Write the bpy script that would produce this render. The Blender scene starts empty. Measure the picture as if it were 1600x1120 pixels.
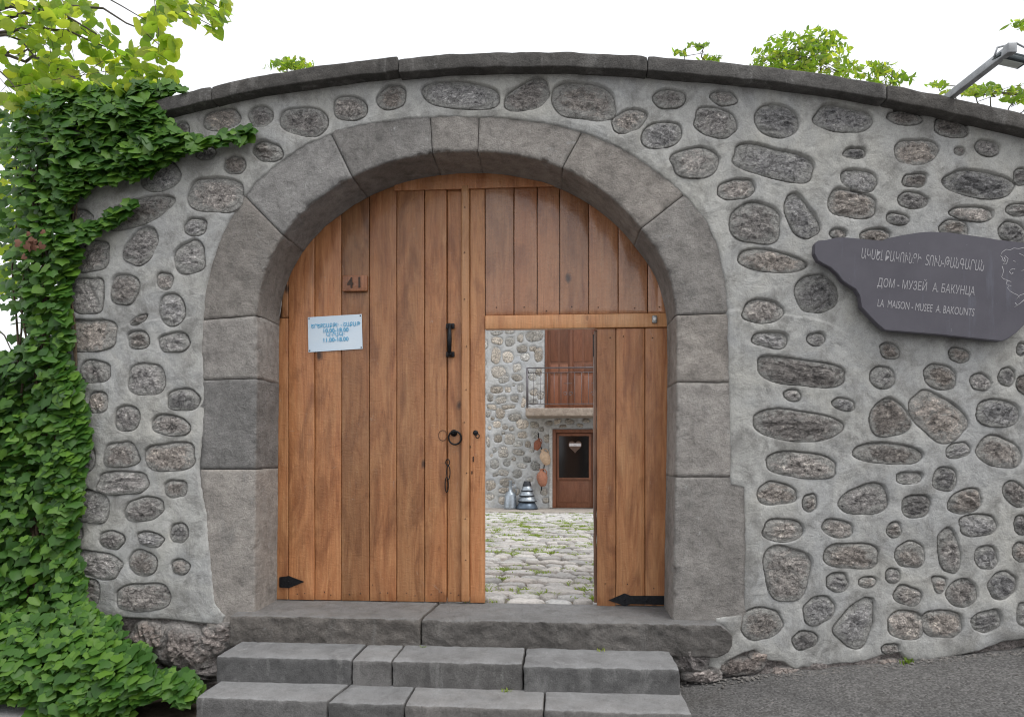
import bpy, bmesh, math, random
import numpy as np
from mathutils import Vector, Matrix

# ------------------------------------------------------------------ camera, sky, sun, exposure
CAM = (0.6, -4.3, 1.08); TH = math.radians(3.9); FPX = 1010.0; HZ = 710.0
scn = bpy.context.scene
col = scn.collection
cam_d = bpy.data.cameras.new('camera'); cam = bpy.data.objects.new('camera', cam_d); col.objects.link(cam)
cam.location = CAM; cam.rotation_euler = (math.radians(90), 0, TH)
cam_d.sensor_width = 36; cam_d.lens = 36 * FPX / 1600; cam_d.shift_y = (HZ - 560) / 1600
cam_d.clip_start = 0.05; cam_d.clip_end = 2000
scn.camera = cam

SUN_EL, SUN_AZ = math.radians(60), math.radians(126)     # azimuth clockwise from +Y: the street side, to the right
wld = bpy.data.worlds.new('World'); scn.world = wld; wld.use_nodes = True
wn = wld.node_tree.nodes; wl = wld.node_tree.links; wn.clear()
w_out = wn.new('ShaderNodeOutputWorld'); w_bg = wn.new('ShaderNodeBackground')
w_sky = wn.new('ShaderNodeTexSky'); w_sky.sky_type = 'NISHITA'; w_sky.sun_disc = False
w_sky.sun_elevation = SUN_EL; w_sky.sun_rotation = SUN_AZ; w_sky.dust_density = 4.0; w_sky.air_density = 1.0
w_hs = wn.new('ShaderNodeHueSaturation'); w_hs.inputs['Saturation'].default_value = 0.25
w_mx = wn.new('ShaderNodeMix'); w_mx.data_type = 'RGBA'; w_mx.inputs[0].default_value = 0.72
w_mx.inputs[7].default_value = (13.0, 13.3, 13.8, 1)      # the even white cloud layer
wl.new(w_sky.outputs[0], w_hs.inputs['Color']); wl.new(w_hs.outputs[0], w_mx.inputs[6])
wl.new(w_mx.outputs[2], w_bg.inputs['Color']); w_bg.inputs['Strength'].default_value = 0.10
wl.new(w_bg.outputs[0], w_out.inputs['Surface'])
sun_d = bpy.data.lights.new('sun', 'SUN'); sun = bpy.data.objects.new('sun', sun_d); col.objects.link(sun)
sun_d.energy = 1.5; sun_d.angle = math.radians(30); sun_d.color = (1, 0.975, 0.94)
_sd = Vector((math.sin(SUN_AZ) * math.cos(SUN_EL), math.cos(SUN_AZ) * math.cos(SUN_EL), math.sin(SUN_EL)))
sun.rotation_euler = _sd.to_track_quat('Z', 'Y').to_euler()
scn.cycles.filter_width = 1.15
vs = scn.view_settings
vs.view_transform = 'Standard'; vs.look = 'None'; vs.exposure = 0.22; vs.gamma = 1.0; vs.use_curve_mapping = False

R = random.Random(7)
NR = np.random.RandomState(11)

# ------------------------------------------------------------------ pixels of the photograph to places
def ray(px, py):
    r = (np.asarray(px, float) - 800) / FPX; u = (HZ - np.asarray(py, float)) / FPX
    return -math.sin(TH) + r * math.cos(TH), math.cos(TH) + r * math.sin(TH), u
def at(px, py, Y=0.0):
    dx, dy, dz = ray(px, py); t = (Y - CAM[1]) / dy
    return CAM[0] + t * dx, CAM[2] + t * dz
def at3(px, py, Y=0.0):
    x, z = at(px, py, Y); return Vector((float(x), float(Y), float(z)))
def gz(px, py, z):
    dx, dy, dz = ray(px, py); t = (z - CAM[2]) / dz
    return float(CAM[0] + t * dx), float(CAM[1] + t * dy)
def proj(X, Z, Y=0.0):
    dx = X - CAM[0]; dy = Y - CAM[1]; dz = Z - CAM[2]
    f = -math.sin(TH) * dx + math.cos(TH) * dy; r = math.cos(TH) * dx + math.sin(TH) * dy
    return 800 + FPX * r / f, HZ - FPX * dz / f

# ------------------------------------------------------------------ numpy noise
def vnoise(x, y, seed=0):
    tab = np.random.RandomState(seed).rand(128, 128)
    xi = np.floor(x).astype(int); yi = np.floor(y).astype(int)
    fx = x - xi; fy = y - yi
    fx = fx * fx * (3 - 2 * fx); fy = fy * fy * (3 - 2 * fy)
    a = tab[xi % 128, yi % 128]; b = tab[(xi + 1) % 128, yi % 128]
    c = tab[xi % 128, (yi + 1) % 128]; d = tab[(xi + 1) % 128, (yi + 1) % 128]
    return (a * (1 - fx) + b * fx) * (1 - fy) + (c * (1 - fx) + d * fx) * fy
def fbm(x, y, seed=0, octv=4, gain=0.5):
    x = np.asarray(x, float); y = np.asarray(y, float)
    s = 0; a = 1; t = 0
    for k in range(octv):
        s = s + a * (vnoise(x * 2 ** k + 17.3 * k, y * 2 ** k + 5.1 * k, seed + k) - 0.5); t += a; a *= gain
    return s / t * 2
def sstep(a, b, x):
    t = np.clip((x - a) / (b - a), 0, 1); return t * t * (3 - 2 * t)
def poly_sdf(px, py, poly):
    """signed distance, positive inside"""
    P = np.asarray(poly, float); n = len(P)
    d2 = np.full(px.shape, 1e18); ins = np.zeros(px.shape, bool)
    for i in range(n):
        ax, ay = P[i]; bx, by = P[(i + 1) % n]
        ex, ey = bx - ax, by - ay; L = ex * ex + ey * ey + 1e-12
        t = np.clip(((px - ax) * ex + (py - ay) * ey) / L, 0, 1)
        d2 = np.minimum(d2, (px - ax - t * ex) ** 2 + (py - ay - t * ey) ** 2)
        if abs(by - ay) > 1e-9:
            c = ((ay > py) != (by > py)) & (px < (bx - ax) * (py - ay) / (by - ay) + ax)
            ins ^= c
    d = np.sqrt(d2); return np.where(ins, d, -d)

# ------------------------------------------------------------------ mesh helpers
def mesh_np(name, V, faces, smooth=True):
    """faces: list of arrays (n,3)/(n,4) or list of tuples"""
    me = bpy.data.meshes.new(name)
    V = np.asarray(V, dtype=np.float32)
    if isinstance(faces, np.ndarray): faces = [faces]
    if len(faces) and isinstance(faces[0], np.ndarray):
        loops = np.concatenate([f.ravel() for f in faces]).astype(np.int32)
        tot = np.concatenate([np.full(len(f), f.shape[1], np.int32) for f in faces])
    else:
        loops = np.array([i for f in faces for i in f], np.int32)
        tot = np.array([len(f) for f in faces], np.int32)
    st = np.concatenate([[0], np.cumsum(tot)[:-1]]).astype(np.int32)
    me.vertices.add(len(V)); me.vertices.foreach_set('co', V.ravel())
    me.loops.add(len(loops)); me.loops.foreach_set('vertex_index', loops)
    me.polygons.add(len(tot)); me.polygons.foreach_set('loop_start', st); me.polygons.foreach_set('loop_total', tot)
    me.update(calc_edges=True); me.validate()
    me.polygons.foreach_set('use_smooth', np.full(len(me.polygons), smooth, bool))
    return me
def obj(name, me, mat, parent=None):
    o = bpy.data.objects.new(name, me); col.objects.link(o)
    if mat is not None and me is not None and not me.materials: me.materials.append(mat)
    if parent is not None: o.parent = parent
    return o
def empty(name, loc=(0, 0, 0)):
    o = bpy.data.objects.new(name, None); o.location = loc; col.objects.link(o); o.empty_display_size = 0.1
    return o
def tag(o, label=None, cat=None, group=None, kind=None):
    if label: o['label'] = label
    if cat: o['category'] = cat
    if group: o['group'] = group
    if kind: o['kind'] = kind
    return o
def part(name, V, F, mat, parent, smooth=True):
    """world-space mesh as a child of a parent that may be moved (keeps place)"""
    o = obj(name, mesh_np(name, V, F, smooth), mat, parent)
    if parent is not None:
        o.matrix_parent_inverse = Matrix.Translation(-world_loc(parent))
    return o
def world_loc(p):
    v = Vector(p.location)
    return v
def axis(L, n, r):
    a = L / 2
    if r <= 0: return np.linspace(-a, a, n + 1)
    return np.concatenate([[-a, -a + r * .3], np.linspace(-a + r, a - r, n + 1), [a - r * .3, a]])
def rbox(lx, ly, lz, nx=1, ny=1, nz=1, r=0.004):
    r = min(r, lx * .45, ly * .45, lz * .45)
    A = [axis(lx, nx, r), axis(ly, ny, r), axis(lz, nz, r)]
    h = np.array([lx, ly, lz]) / 2
    Vs, Fs, off = [], [], 0
    for ax in range(3):
        u, v = [(1, 2), (2, 0), (0, 1)][ax]
        for s in (-1, 1):
            U, W = np.meshgrid(A[u], A[v], indexing='ij')
            P = np.zeros(U.shape + (3,)); P[..., u] = U; P[..., v] = W; P[..., ax] = s * h[ax]
            n0, n1 = U.shape
            I = np.arange(n0 * n1).reshape(n0, n1) + off
            q = np.stack([I[:-1, :-1], I[1:, :-1], I[1:, 1:], I[:-1, 1:]], -1).reshape(-1, 4)
            if s < 0: q = q[:, ::-1]
            Vs.append(P.reshape(-1, 3)); Fs.append(q); off += n0 * n1
    V = np.concatenate(Vs); F = np.concatenate(Fs)
    if r > 0:
        Q = np.clip(V, -(h - r), h - r); D = V - Q
        n = np.linalg.norm(D, axis=1, keepdims=True); V = np.where(n > 1e-9, Q + D / np.maximum(n, 1e-9) * r, V)
    key = np.round(V * 1e5).astype(np.int64)
    _, idx, inv = np.unique(key, axis=0, return_index=True, return_inverse=True)
    V = V[idx]; F = inv.ravel()[F]
    ok = np.array([len(set(f)) == 4 for f in F])
    return V, F[ok]
def box_wall(name, x0, x1, y0, y1, z0, z1, mat, parent, r=0.004, n=(1, 1, 1)):
    V, F = rbox(x1 - x0, y1 - y0, z1 - z0, *n, r=r)
    V = V + np.array([(x0 + x1) / 2, (y0 + y1) / 2, (z0 + z1) / 2])
    return part(name, V, F, mat, parent, smooth=r > 0 and max(n) > 0)
def tube(pts, rad, sides=8, cap=True):
    pts = [Vector(p) for p in pts]; n = len(pts)
    if not hasattr(rad, '__len__'): rad = [rad] * n
    V, F = [], []
    up = Vector((0, 0, 1)); prev = None
    for i, p in enumerate(pts):
        t = (pts[min(i + 1, n - 1)] - pts[max(i - 1, 0)]).normalized()
        if prev is None:
            a = t.cross(up);
            if a.length < .05: a = t.cross(Vector((1, 0, 0)))
        else: a = prev - t * prev.dot(t)
        a.normalize(); b = t.cross(a); prev = a
        for k in range(sides):
            g = 2 * math.pi * k / sides
            V.append(p + (a * math.cos(g) + b * math.sin(g)) * rad[i])
    for i in range(n - 1):
        for k in range(sides):
            k2 = (k + 1) % sides
            F.append((i * sides + k, i * sides + k2, (i + 1) * sides + k2, (i + 1) * sides + k))
    if cap:
        F.append(tuple(range(sides))[::-1]); F.append(tuple(range((n - 1) * sides, n * sides)))
    return V, F
def join(*vf):
    V, F = [], []
    for v, f in vf:
        o = len(V); V += [tuple(p) for p in v]; F += [tuple(int(i) + o for i in g) for g in f]
    return V, F
def lathe(prof, n=20, c=(0, 0, 0)):
    V, F = [], []
    for (r, z) in prof:
        for k in range(n):
            a = 2 * math.pi * k / n; V.append((c[0] + r * math.cos(a), c[1] + r * math.sin(a), c[2] + z))
    for i in range(len(prof) - 1):
        for k in range(n):
            k2 = (k + 1) % n; F.append((i * n + k, i * n + k2, (i + 1) * n + k2, (i + 1) * n + k))
    F.append(tuple(range(n))[::-1]); F.append(tuple(range((len(prof) - 1) * n, len(prof) * n)))
    return V, F
def prism(poly, y0, y1):
    """poly of (x,z); y0 front, y1 back"""
    n = len(poly)
    V = [(x, y0, z) for x, z in poly] + [(x, y1, z) for x, z in poly]
    F = [tuple(range(n)), tuple(range(2 * n - 1, n - 1, -1))]
    for i in range(n): F.append((i, i + n, (i + 1) % n + n, (i + 1) % n))
    return V, F
def bevel_mesh(me, w, seg=2):
    bm = bmesh.new(); bm.from_mesh(me)
    bmesh.ops.recalc_face_normals(bm, faces=bm.faces)
    bmesh.ops.bevel(bm, geom=[e for e in bm.edges if e.calc_face_angle(0) > .6], offset=w, segments=seg, affect='EDGES', clamp_overlap=True)
    bm.to_mesh(me); bm.free()
def text_mesh(name, s, mat, parent, loc, size, rot=0.0, width=None, depth=0.0006, align='CENTER', bold=0.0, shear=0.0):
    cu = bpy.data.curves.new(name, 'FONT'); cu.body = s; cu.size = size; cu.align_x = align; cu.align_y = 'CENTER'
    cu.extrude = depth if depth > .001 else 0; cu.offset = bold; cu.resolution_u = 3; cu.shear = shear
    t = bpy.data.objects.new(name, cu); col.objects.link(t)
    bpy.context.view_layer.update()
    dg = bpy.context.evaluated_depsgraph_get()
    me = bpy.data.meshes.new_from_object(t.evaluated_get(dg))
    bpy.data.objects.remove(t); me.materials.clear(); me.name = name
    co = np.zeros(len(me.vertices) * 3, np.float32); me.vertices.foreach_get('co', co); co = co.reshape(-1, 3)
    co[:, 2] += np.random.RandomState(len(co)).uniform(-.0002, .0002, len(co))   # uneven ink: no two overlapping strokes lie in one plane
    if width:
        w = co[:, 0].max() - co[:, 0].min(); co[:, 0] *= width / w
    x, y, z = co.T.copy()
    c, sn = math.cos(rot), math.sin(rot)
    V = np.stack([loc[0] + x * c - y * sn, loc[1] - z, loc[2] + x * sn + y * c], 1).astype(np.float32)
    me.vertices.foreach_set('co', V.ravel()); me.update()
    o = obj(name, me, mat, parent)
    if parent is not None: o.matrix_parent_inverse = Matrix.Translation(-world_loc(parent))
    return o

# ------------------------------------------------------------------ materials
class Mat:
    def __init__(s, name, rough=0.8, spec=0.3):
        s.m = bpy.data.materials.new(name); s.m.use_nodes = True
        s.nt = s.m.node_tree; s.n = s.nt.nodes; s.l = s.nt.links
        s.b = s.n['Principled BSDF']; s.b.inputs['Roughness'].default_value = rough
        s.b.inputs['Specular IOR Level'].default_value = spec
        s.out = s.n['Material Output']; s._co = None; s._h = None
    def link(s, a, b): s.l.new(a, b)
    def coord(s, scale=(1, 1, 1), kind='Object', rnd=False, loc=(0, 0, 0)):
        tc = s.n.new('ShaderNodeTexCoord'); mp = s.n.new('ShaderNodeMapping')
        mp.inputs['Scale'].default_value = scale; mp.inputs['Location'].default_value = loc
        if kind == 'World':
            g = s.n.new('ShaderNodeNewGeometry'); src = g.outputs['Position']
        else: src = tc.outputs[kind]
        if rnd:
            oi = s.n.new('ShaderNodeObjectInfo'); mu = s.n.new('ShaderNodeVectorMath'); mu.operation = 'MULTIPLY_ADD'
            co = s.n.new('ShaderNodeCombineXYZ')
            for i in range(3): s.link(oi.outputs['Random'], co.inputs[i])
            mu.inputs[1].default_value = (37.0, 91.0, 53.0)
            s.link(co.outputs[0], mu.inputs[0]); s.link(src, mu.inputs[2]); src = mu.outputs[0]
        s.link(src, mp.inputs['Vector']); return mp.outputs[0]
    def noise(s, co, scale=5, detail=6, rough=0.55, dist=0.0, out='Fac'):
        t = s.n.new('ShaderNodeTexNoise'); t.inputs['Scale'].default_value = scale; t.inputs['Detail'].default_value = detail
        t.inputs['Roughness'].default_value = rough; t.inputs['Distortion'].default_value = dist
        s.link(co, t.inputs['Vector']); return t.outputs[out]
    def voro(s, co, scale=5, feature='F1', out='Distance'):
        t = s.n.new('ShaderNodeTexVoronoi'); t.inputs['Scale'].default_value = scale; t.feature = feature
        s.link(co, t.inputs['Vector']); return t.outputs[out]
    def ramp(s, f, stops):
        r = s.n.new('ShaderNodeValToRGB'); e = r.color_ramp.elements
        while len(e) < len(stops): e.new(0.5)
        for i, (p, c) in enumerate(stops):
            e[i].position = p; e[i].color = (*c, 1) if hasattr(c, '__len__') else (c, c, c, 1)
        s.link(f, r.inputs[0]); return r.outputs[0]
    def mix(s, f, a, b, mode='MIX'):
        m = s.n.new('ShaderNodeMix'); m.data_type = 'RGBA'; m.blend_type = mode; m.clamp_factor = True
        for v, k in ((f, 0), (a, 6), (b, 7)):
            if isinstance(v, (int, float)): m.inputs[k].default_value = v if k == 0 else (v, v, v, 1)
            elif isinstance(v, tuple): m.inputs[k].default_value = (*v, 1)
            else: s.link(v, m.inputs[k])
        return m.outputs[2]
    def math(s, op, a, b=0.0, clamp=False):
        m = s.n.new('ShaderNodeMath'); m.operation = op; m.use_clamp = clamp
        for i, v in enumerate((a, b)):
            if isinstance(v, (int, float)): m.inputs[i].default_value = v
            else: s.link(v, m.inputs[i])
        return m.outputs[0]
    def rnd(s): return s.n.new('ShaderNodeObjectInfo').outputs['Random']
    def color(s, c):
        if isinstance(c, tuple): s.b.inputs['Base Color'].default_value = (*c, 1)
        else: s.link(c, s.b.inputs['Base Color'])
    def rough(s, f): s.link(f, s.b.inputs['Roughness'])
    def bump(s, h, strength=0.5, dist=0.01):
        b = s.n.new('ShaderNodeBump'); b.inputs['Strength'].default_value = strength; b.inputs['Distance'].default_value = dist
        s.link(h, b.inputs['Height'])
        if s._h is not None: s.link(s._h, b.inputs['Normal'])
        s._h = b.outputs[0]; s.link(s._h, s.b.inputs['Normal'])

def m_mortar(name, warm=(.46, .45, .415), cool=(.42, .42, .412), dark=(.235, .228, .214), streak=.45, pale_c=(.53, .525, .50)):
    M = Mat(name, .9, .2); co = M.coord()
    big = M.noise(co, 1.5, 6, .62, .9); mid = M.noise(co, 4.6, 9, .7, .5)
    c = M.mix(M.ramp(big, [(.38, 0.), (.60, 1.)]), warm, cool)
    c = M.mix(M.ramp(mid, [(.48, 0.), (.64, .8)]), c, dark)
    st = M.noise(M.coord((7, 7, .9)), 1.0, 6, .65, .7)
    c = M.mix(M.ramp(st, [(.5, 0.), (.72, streak)]), c, dark)
    pale = M.noise(M.coord((3, 3, 2), loc=(4, 2, 7)), 1.5, 9, .72, .8)
    c = M.mix(M.ramp(pale, [(.52, 0.), (.66, .75)]), c, pale_c)
    grit = M.noise(M.coord(loc=(1, 5, 2)), 17, 9, .74, .2)
    c = M.mix(.6, c, M.ramp(grit, [(.3, .62), (.5, 1.), (.7, 1.16)]), 'MULTIPLY')
    pit = M.noise(M.coord(loc=(7, 5, 2)), 42, 4, .6)
    c = M.mix(M.ramp(pit, [(.25, .7), (.31, 0.)]), c, (.13, .125, .12))
    fine = M.noise(co, 150, 4, .7)
    c = M.mix(.5, c, M.ramp(fine, [(.28, .4), (.7, 1.1)]), 'MULTIPLY')
    M.color(c)
    M.bump(M.noise(co, 7, 8, .6, .5), .7, .03); M.bump(grit, .4, .010); M.bump(M.noise(co, 90, 6, .7), .5, .005)
    return M.m
def m_fieldstone(name, dark=(.085, .085, .09), mid=(.275, .27, .27), light=(.62, .61, .585), resid=(.56, .55, .52), amt=.60, rimw=.24):
    M = Mat(name, .88, .25); co = M.coord(rnd=True)
    rg = M.noise(M.coord((1, 1, 1.9), rnd=True), 12, 10, .74, .9)
    rg2 = M.noise(M.coord((1, 1, 1.5), rnd=True, loc=(2, 8, 4)), 42, 8, .78, .6)
    c = M.ramp(rg, [(.34, dark), (.44, mid), (.56, tuple(x * 1.3 for x in mid)), (.68, light)])
    c = M.mix(.85, c, M.ramp(rg2, [(.38, .25), (.46, .8), (.55, 1.2), (.64, 2.3)]), 'MULTIPLY')
    c = M.mix(M.rnd(), c, M.mix(1.0, c, (1.16, 1.04, .93), 'MULTIPLY'))
    val = M.math('MULTIPLY_ADD', M.math('FRACT', M.math('MULTIPLY', M.rnd(), 7.31)), .85)
    val.node.inputs[2].default_value = .85
    c = M.mix(1.0, c, val, 'MULTIPLY')
    at_ = M.n.new('ShaderNodeAttribute'); at_.attribute_name = 'rim'                # mortar smeared over the rim of the stone
    rs = M.noise(M.coord((1, 1, 1.3), loc=(3, 1, 2), rnd=True), 9, 10, .78, .8)
    rs = M.math('ADD', rs, M.math('MULTIPLY', at_.outputs['Fac'], rimw))
    rs = M.math('ADD', rs, M.math('MULTIPLY', M.math('SUBTRACT', M.math('FRACT', M.math('MULTIPLY', M.rnd(), 3.7)), .5), .10))
    c = M.mix(M.ramp(rs, [(amt - .04, 0.), (amt + .07, .85)]), c, M.mix(.7, resid, M.ramp(rg2, [(.38, .45), (.6, 1.15)]), 'MULTIPLY'))
    spk = M.noise(co, 170, 3, .6)
    c = M.mix(.5, c, M.ramp(spk, [(.3, .4), (.6, 1.1)]), 'MULTIPLY')
    wv = M.noise(co, 9, 4, .6, 0, 'Color'); wc = M.mix(.12, co, wv, 'ADD')
    cr = M.voro(wc, 6.5, 'DISTANCE_TO_EDGE')
    c = M.mix(M.ramp(cr, [(0., .45), (.03, 0.)]), c, (.03, .028, .028))
    M.color(c)
    M.bump(M.ramp(cr, [(0., 0.), (.035, 1.)]), .4, .012)
    M.bump(rg, 1.0, .05); M.bump(rg2, 1.0, .022); M.bump(M.noise(co, 90, 8, .75, .5), .8, .008)
    return M.m
def m_basalt(name, a=(.115, .108, .102), b=(.20, .19, .18), spots=.35, rough_bump=.5, tint=(1.06, 1.0, .96), top_light=0.):
    M = Mat(name, .85, .3); co = M.coord(rnd=True)
    n1 = M.noise(co, 3.5, 7, .62, .6)
    c = M.mix(M.ramp(n1, [(.32, 0.), (.68, 1.)]), a, b)
    sh = M.math('MULTIPLY_ADD', M.rnd(), .45); sh.node.inputs[2].default_value = .78
    c = M.mix(M.math('FRACT', M.math('MULTIPLY', M.rnd(), 4.3)), c, M.mix(1.0, c, (1.06, 1.0, .94), 'MULTIPLY'))
    c = M.mix(1.0, c, sh, 'MULTIPLY')
    st = M.noise(M.coord((2.2, 2.2, .7), rnd=True, loc=(9, 3, 1)), 3.0, 6, .62, 1.0)
    c = M.mix(M.ramp(st, [(.56, 0.), (.75, .65)]), c, (.31, .305, .295))
    c = M.mix(1.0, c, tint, 'MULTIPLY')
    ln = M.noise(co, 26, 8, .72, .6)
    c = M.mix(M.ramp(ln, [(.60, 0.), (.72, spots)]), c, (.48, .475, .46))
    md = M.noise(M.coord(rnd=True, loc=(4, 4, 1)), 13, 9, .76, .3)
    c = M.mix(.8, c, M.ramp(md, [(.3, .5), (.5, 1.), (.68, 1.3)]), 'MULTIPLY')
    wh = M.noise(M.coord(rnd=True, loc=(14, 2, 5)), 4.5, 9, .76, .8)
    c = M.mix(M.ramp(wh, [(.62, 0.), (.70, spots * 1.5)]), c, (.58, .58, .57))
    if top_light:                                                    # up-facing stone painted paler, overhead light put into the colour
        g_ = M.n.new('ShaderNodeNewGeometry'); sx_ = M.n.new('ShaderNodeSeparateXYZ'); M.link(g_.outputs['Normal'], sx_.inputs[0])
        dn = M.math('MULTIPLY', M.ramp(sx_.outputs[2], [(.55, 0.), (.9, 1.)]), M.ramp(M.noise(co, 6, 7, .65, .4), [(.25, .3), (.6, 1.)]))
        c = M.mix(M.math('MULTIPLY', dn, top_light), c, (.40, .405, .41))
    fn = M.noise(co, 190, 3, .7)
    c = M.mix(.55, c, M.ramp(fn, [(.28, .3), (.62, 1.)]), 'MULTIPLY')
    pt = M.voro(co, 75)
    c = M.mix(.5, c, M.ramp(pt, [(.06, .35), (.22, 1.)]), 'MULTIPLY')
    M.color(c)
    M.bump(M.ramp(pt, [(.05, 0.), (.3, 1.)]), .25, .004)
    M.bump(md, rough_bump, .03); M.bump(M.noise(co, 34, 8, .7, .4), rough_bump, .02); M.bump(M.noise(co, 110, 5, .7), .5, .006)
    return M.m
def m_wood(name, base=(.43, .195, .078), dk=(.235, .088, .03), lt=(.56, .29, .125), rough=(.30, .55), coat=.25, wear=.5):
    M = Mat(name, .45, .4); co = M.coord((1, 1, .10), rnd=True)
    warp = M.noise(M.coord((1, 1, .28), rnd=True), 6, 5, .6, 1.2)
    g1 = M.noise(co, 15, 8, .62, 2.2); g2 = M.noise(M.coord((1, 1, .035), rnd=True), 110, 5, .65, .4)
    c = M.ramp(g1, [(.24, dk), (.40, base), (.60, tuple((a + b) / 2 for a, b in zip(base, lt))), (.72, lt)])
    c = M.mix(M.ramp(warp, [(.47, 0.), (.66, .7)]), c, dk)
    c = M.mix(.38, c, M.ramp(g2, [(.32, .5), (.6, 1.05)]), 'MULTIPLY')
    hr = M.noise(M.coord((1, 1, .22), rnd=True, loc=(3, 3, 8)), 2.6, 5, .6, .6)
    c = M.mix(M.ramp(hr, [(.4, 0.), (.68, .5)]), c, M.mix(1.0, c, (1.12, .86, .74), 'MULTIPLY'))
    v = M.math('MULTIPLY_ADD', M.rnd(), .52); v.node.inputs[2].default_value = .72
    c = M.mix(1.0, c, v, 'MULTIPLY')
    wc = M.mix(.05, M.coord((1, 1, .55), rnd=True), M.noise(co, 14, 4, .6, 0, 'Color'), 'ADD')
    kn = M.voro(wc, 3.4)
    ring = M.math('SINE', M.math('MULTIPLY', kn, 190.0))
    c = M.mix(M.math('MULTIPLY', M.ramp(kn, [(.04, .55), (.16, 0.)]), M.math('MULTIPLY_ADD', ring, .5)), c, dk)
    c = M.mix(M.ramp(kn, [(.03, .95), (.05, .75), (.085, .0)]), c, (.05, .024, .014))
    tr = M.noise(M.coord((.3, 1, 6), rnd=True), 8, 8, .75, .8)                 # fine cross checks and scuffs
    c = M.mix(M.ramp(tr, [(.62, 0.), (.70, wear)]), c, (.12, .065, .04))
    gr = M.noise(M.coord((1, 1, .6), rnd=True, loc=(5, 5, 5)), 12, 9, .75, 1.2)
    c = M.mix(M.ramp(gr, [(.62, 0.), (.72, wear)]), c, (.46, .36, .28))
    sp = M.noise(M.coord((1, 1, .6), rnd=True, loc=(2, 6, 9)), 70, 3, .6)
    c = M.mix(M.ramp(sp, [(.24, .8), (.30, 0.)]), c, (.09, .045, .025))
    M.color(c)
    M.rough(M.ramp(M.noise(M.coord(rnd=True), 11, 5, .6), [(.3, rough[0]), (.7, rough[1])]))
    M.b.inputs['Coat Weight'].default_value = coat; M.b.inputs['Coat Roughness'].default_value = .16
    M.bump(g1, .25, .012); M.bump(g2, .2, .003); M.bump(M.noise(M.coord((1, 1, 1.8), rnd=True), 22, 5, .65, 1.0), .45, .008); M.bump(tr, .2, .004)
    return M.m
def m_plain(name, c, rough=.6, metal=0., var=.25, scale=30, bump=.15):
    M = Mat(name, rough, .4); co = M.coord(rnd=True)
    n = M.noise(co, scale, 6, .6)
    lo = tuple(x * (1 - var) for x in c); hi = tuple(min(1, x * (1 + var)) for x in c)
    M.color(M.mix(M.ramp(n, [(.3, 0.), (.7, 1.)]), lo, hi))
    M.b.inputs['Metallic'].default_value = metal
    if bump: M.bump(n, bump, .004)
    return M.m
def m_leaf(name, a, b, c3, trans=.35, rough=.45):
    M = Mat(name, rough, .35)
    at_ = M.n.new('ShaderNodeAttribute'); at_.attribute_name = 'rnd'
    s = M.math('FRACT', M.math('ADD', at_.outputs['Fac'], M.rnd()))
    c = M.ramp(s, [(0., a), (.5, b), (1., c3)])
    vn = M.noise(M.coord(), 60, 3, .6)
    c = M.mix(.3, c, M.ramp(vn, [(.3, .55), (.7, 1.)]), 'MULTIPLY')
    M.color(c)
    tr = M.n.new('ShaderNodeBsdfTranslucent'); mx = M.n.new('ShaderNodeMixShader'); mx.inputs[0].default_value = trans
    c2 = M.mix(1.0, c, (1.9, 1.9, .8), 'MULTIPLY'); M.link(c2, tr.inputs['Color'])
    M.link(M.b.outputs[0], mx.inputs[1]); M.link(tr.outputs[0], mx.inputs[2]); M.link(mx.outputs[0], M.out.inputs['Surface'])
    return M.m
def m_asphalt():
    M = Mat('asphalt', .88, .3); co = M.coord()
    n = M.noise(co, 1.3, 6, .6, .5)
    c = M.mix(M.ramp(n, [(.3, 0.), (.7, 1.)]), (.105, .102, .10), (.155, .150, .145))
    v = M.voro(co, 95, 'F1', 'Color'); vd = M.voro(co, 95)
    bw = M.n.new('ShaderNodeRGBToBW'); M.link(v, bw.inputs[0])
    c = M.mix(1.0, c, M.ramp(bw.outputs[0], [(.2, .6), (.7, 1.15), (.92, 1.5)]), 'MULTIPLY')
    st = M.noise(M.coord(loc=(3, 3, 3)), 3.2, 6, .65, 1.0)
    c = M.mix(M.ramp(st, [(.55, 0.), (.75, .6)]), c, (.055, .05, .045))
    M.color(c); M.bump(M.ramp(vd, [(0., 1.), (.5, 0.)]), .7, .006); M.bump(M.noise(co, 30, 6, .7), .5, .012)
    return M.m
def m_soil():
    M = Mat('soil', .95, .1); co = M.coord()
    c = M.ramp(M.noise(co, 14, 8, .7, .5), [(.3, (.035, .028, .022)), (.6, (.085, .07, .055)), (.8, (.15, .13, .11))])
    M.color(c); M.bump(M.noise(co, 30, 8, .75), .9, .02); return M.m
def m_courtsoil():
    M = Mat('courtyard_joint_earth', .95, .1); co = M.coord()
    c = M.ramp(M.noise(co, 7, 8, .7, .5), [(.35, (.14, .12, .10)), (.55, (.22, .19, .155)), (.72, (.10, .14, .04))])
    M.color(c); M.bump(M.noise(co, 40, 8, .75), .8, .02); return M.m

MORTAR = m_mortar('mortar'); STONE = m_fieldstone('fieldstone')
BASALT = m_basalt('tuff_blocks', (.25, .245, .24), (.37, .365, .358), .5, .7, (1.02, 1.0, .98)); COPING = m_basalt('coping_basalt', (.085, .084, .083), (.14, .138, .135), .25, .5, (1, .98, .96))
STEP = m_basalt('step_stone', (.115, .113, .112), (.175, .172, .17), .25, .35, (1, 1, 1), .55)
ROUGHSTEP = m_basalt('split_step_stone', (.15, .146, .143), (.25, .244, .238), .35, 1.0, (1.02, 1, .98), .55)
WOOD = m_wood('gate_wood', (.36, .158, .064), (.185, .07, .026), (.50, .26, .118)); WOOD_R = m_wood('gate_wood_red', (.46, .205, .090), (.27, .105, .042), (.57, .295, .148), (.18, .38), .85, .4)
WOOD_T = m_wood('strip_wood', (.50, .25, .11), (.33, .14, .055), (.58, .32, .16))
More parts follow.
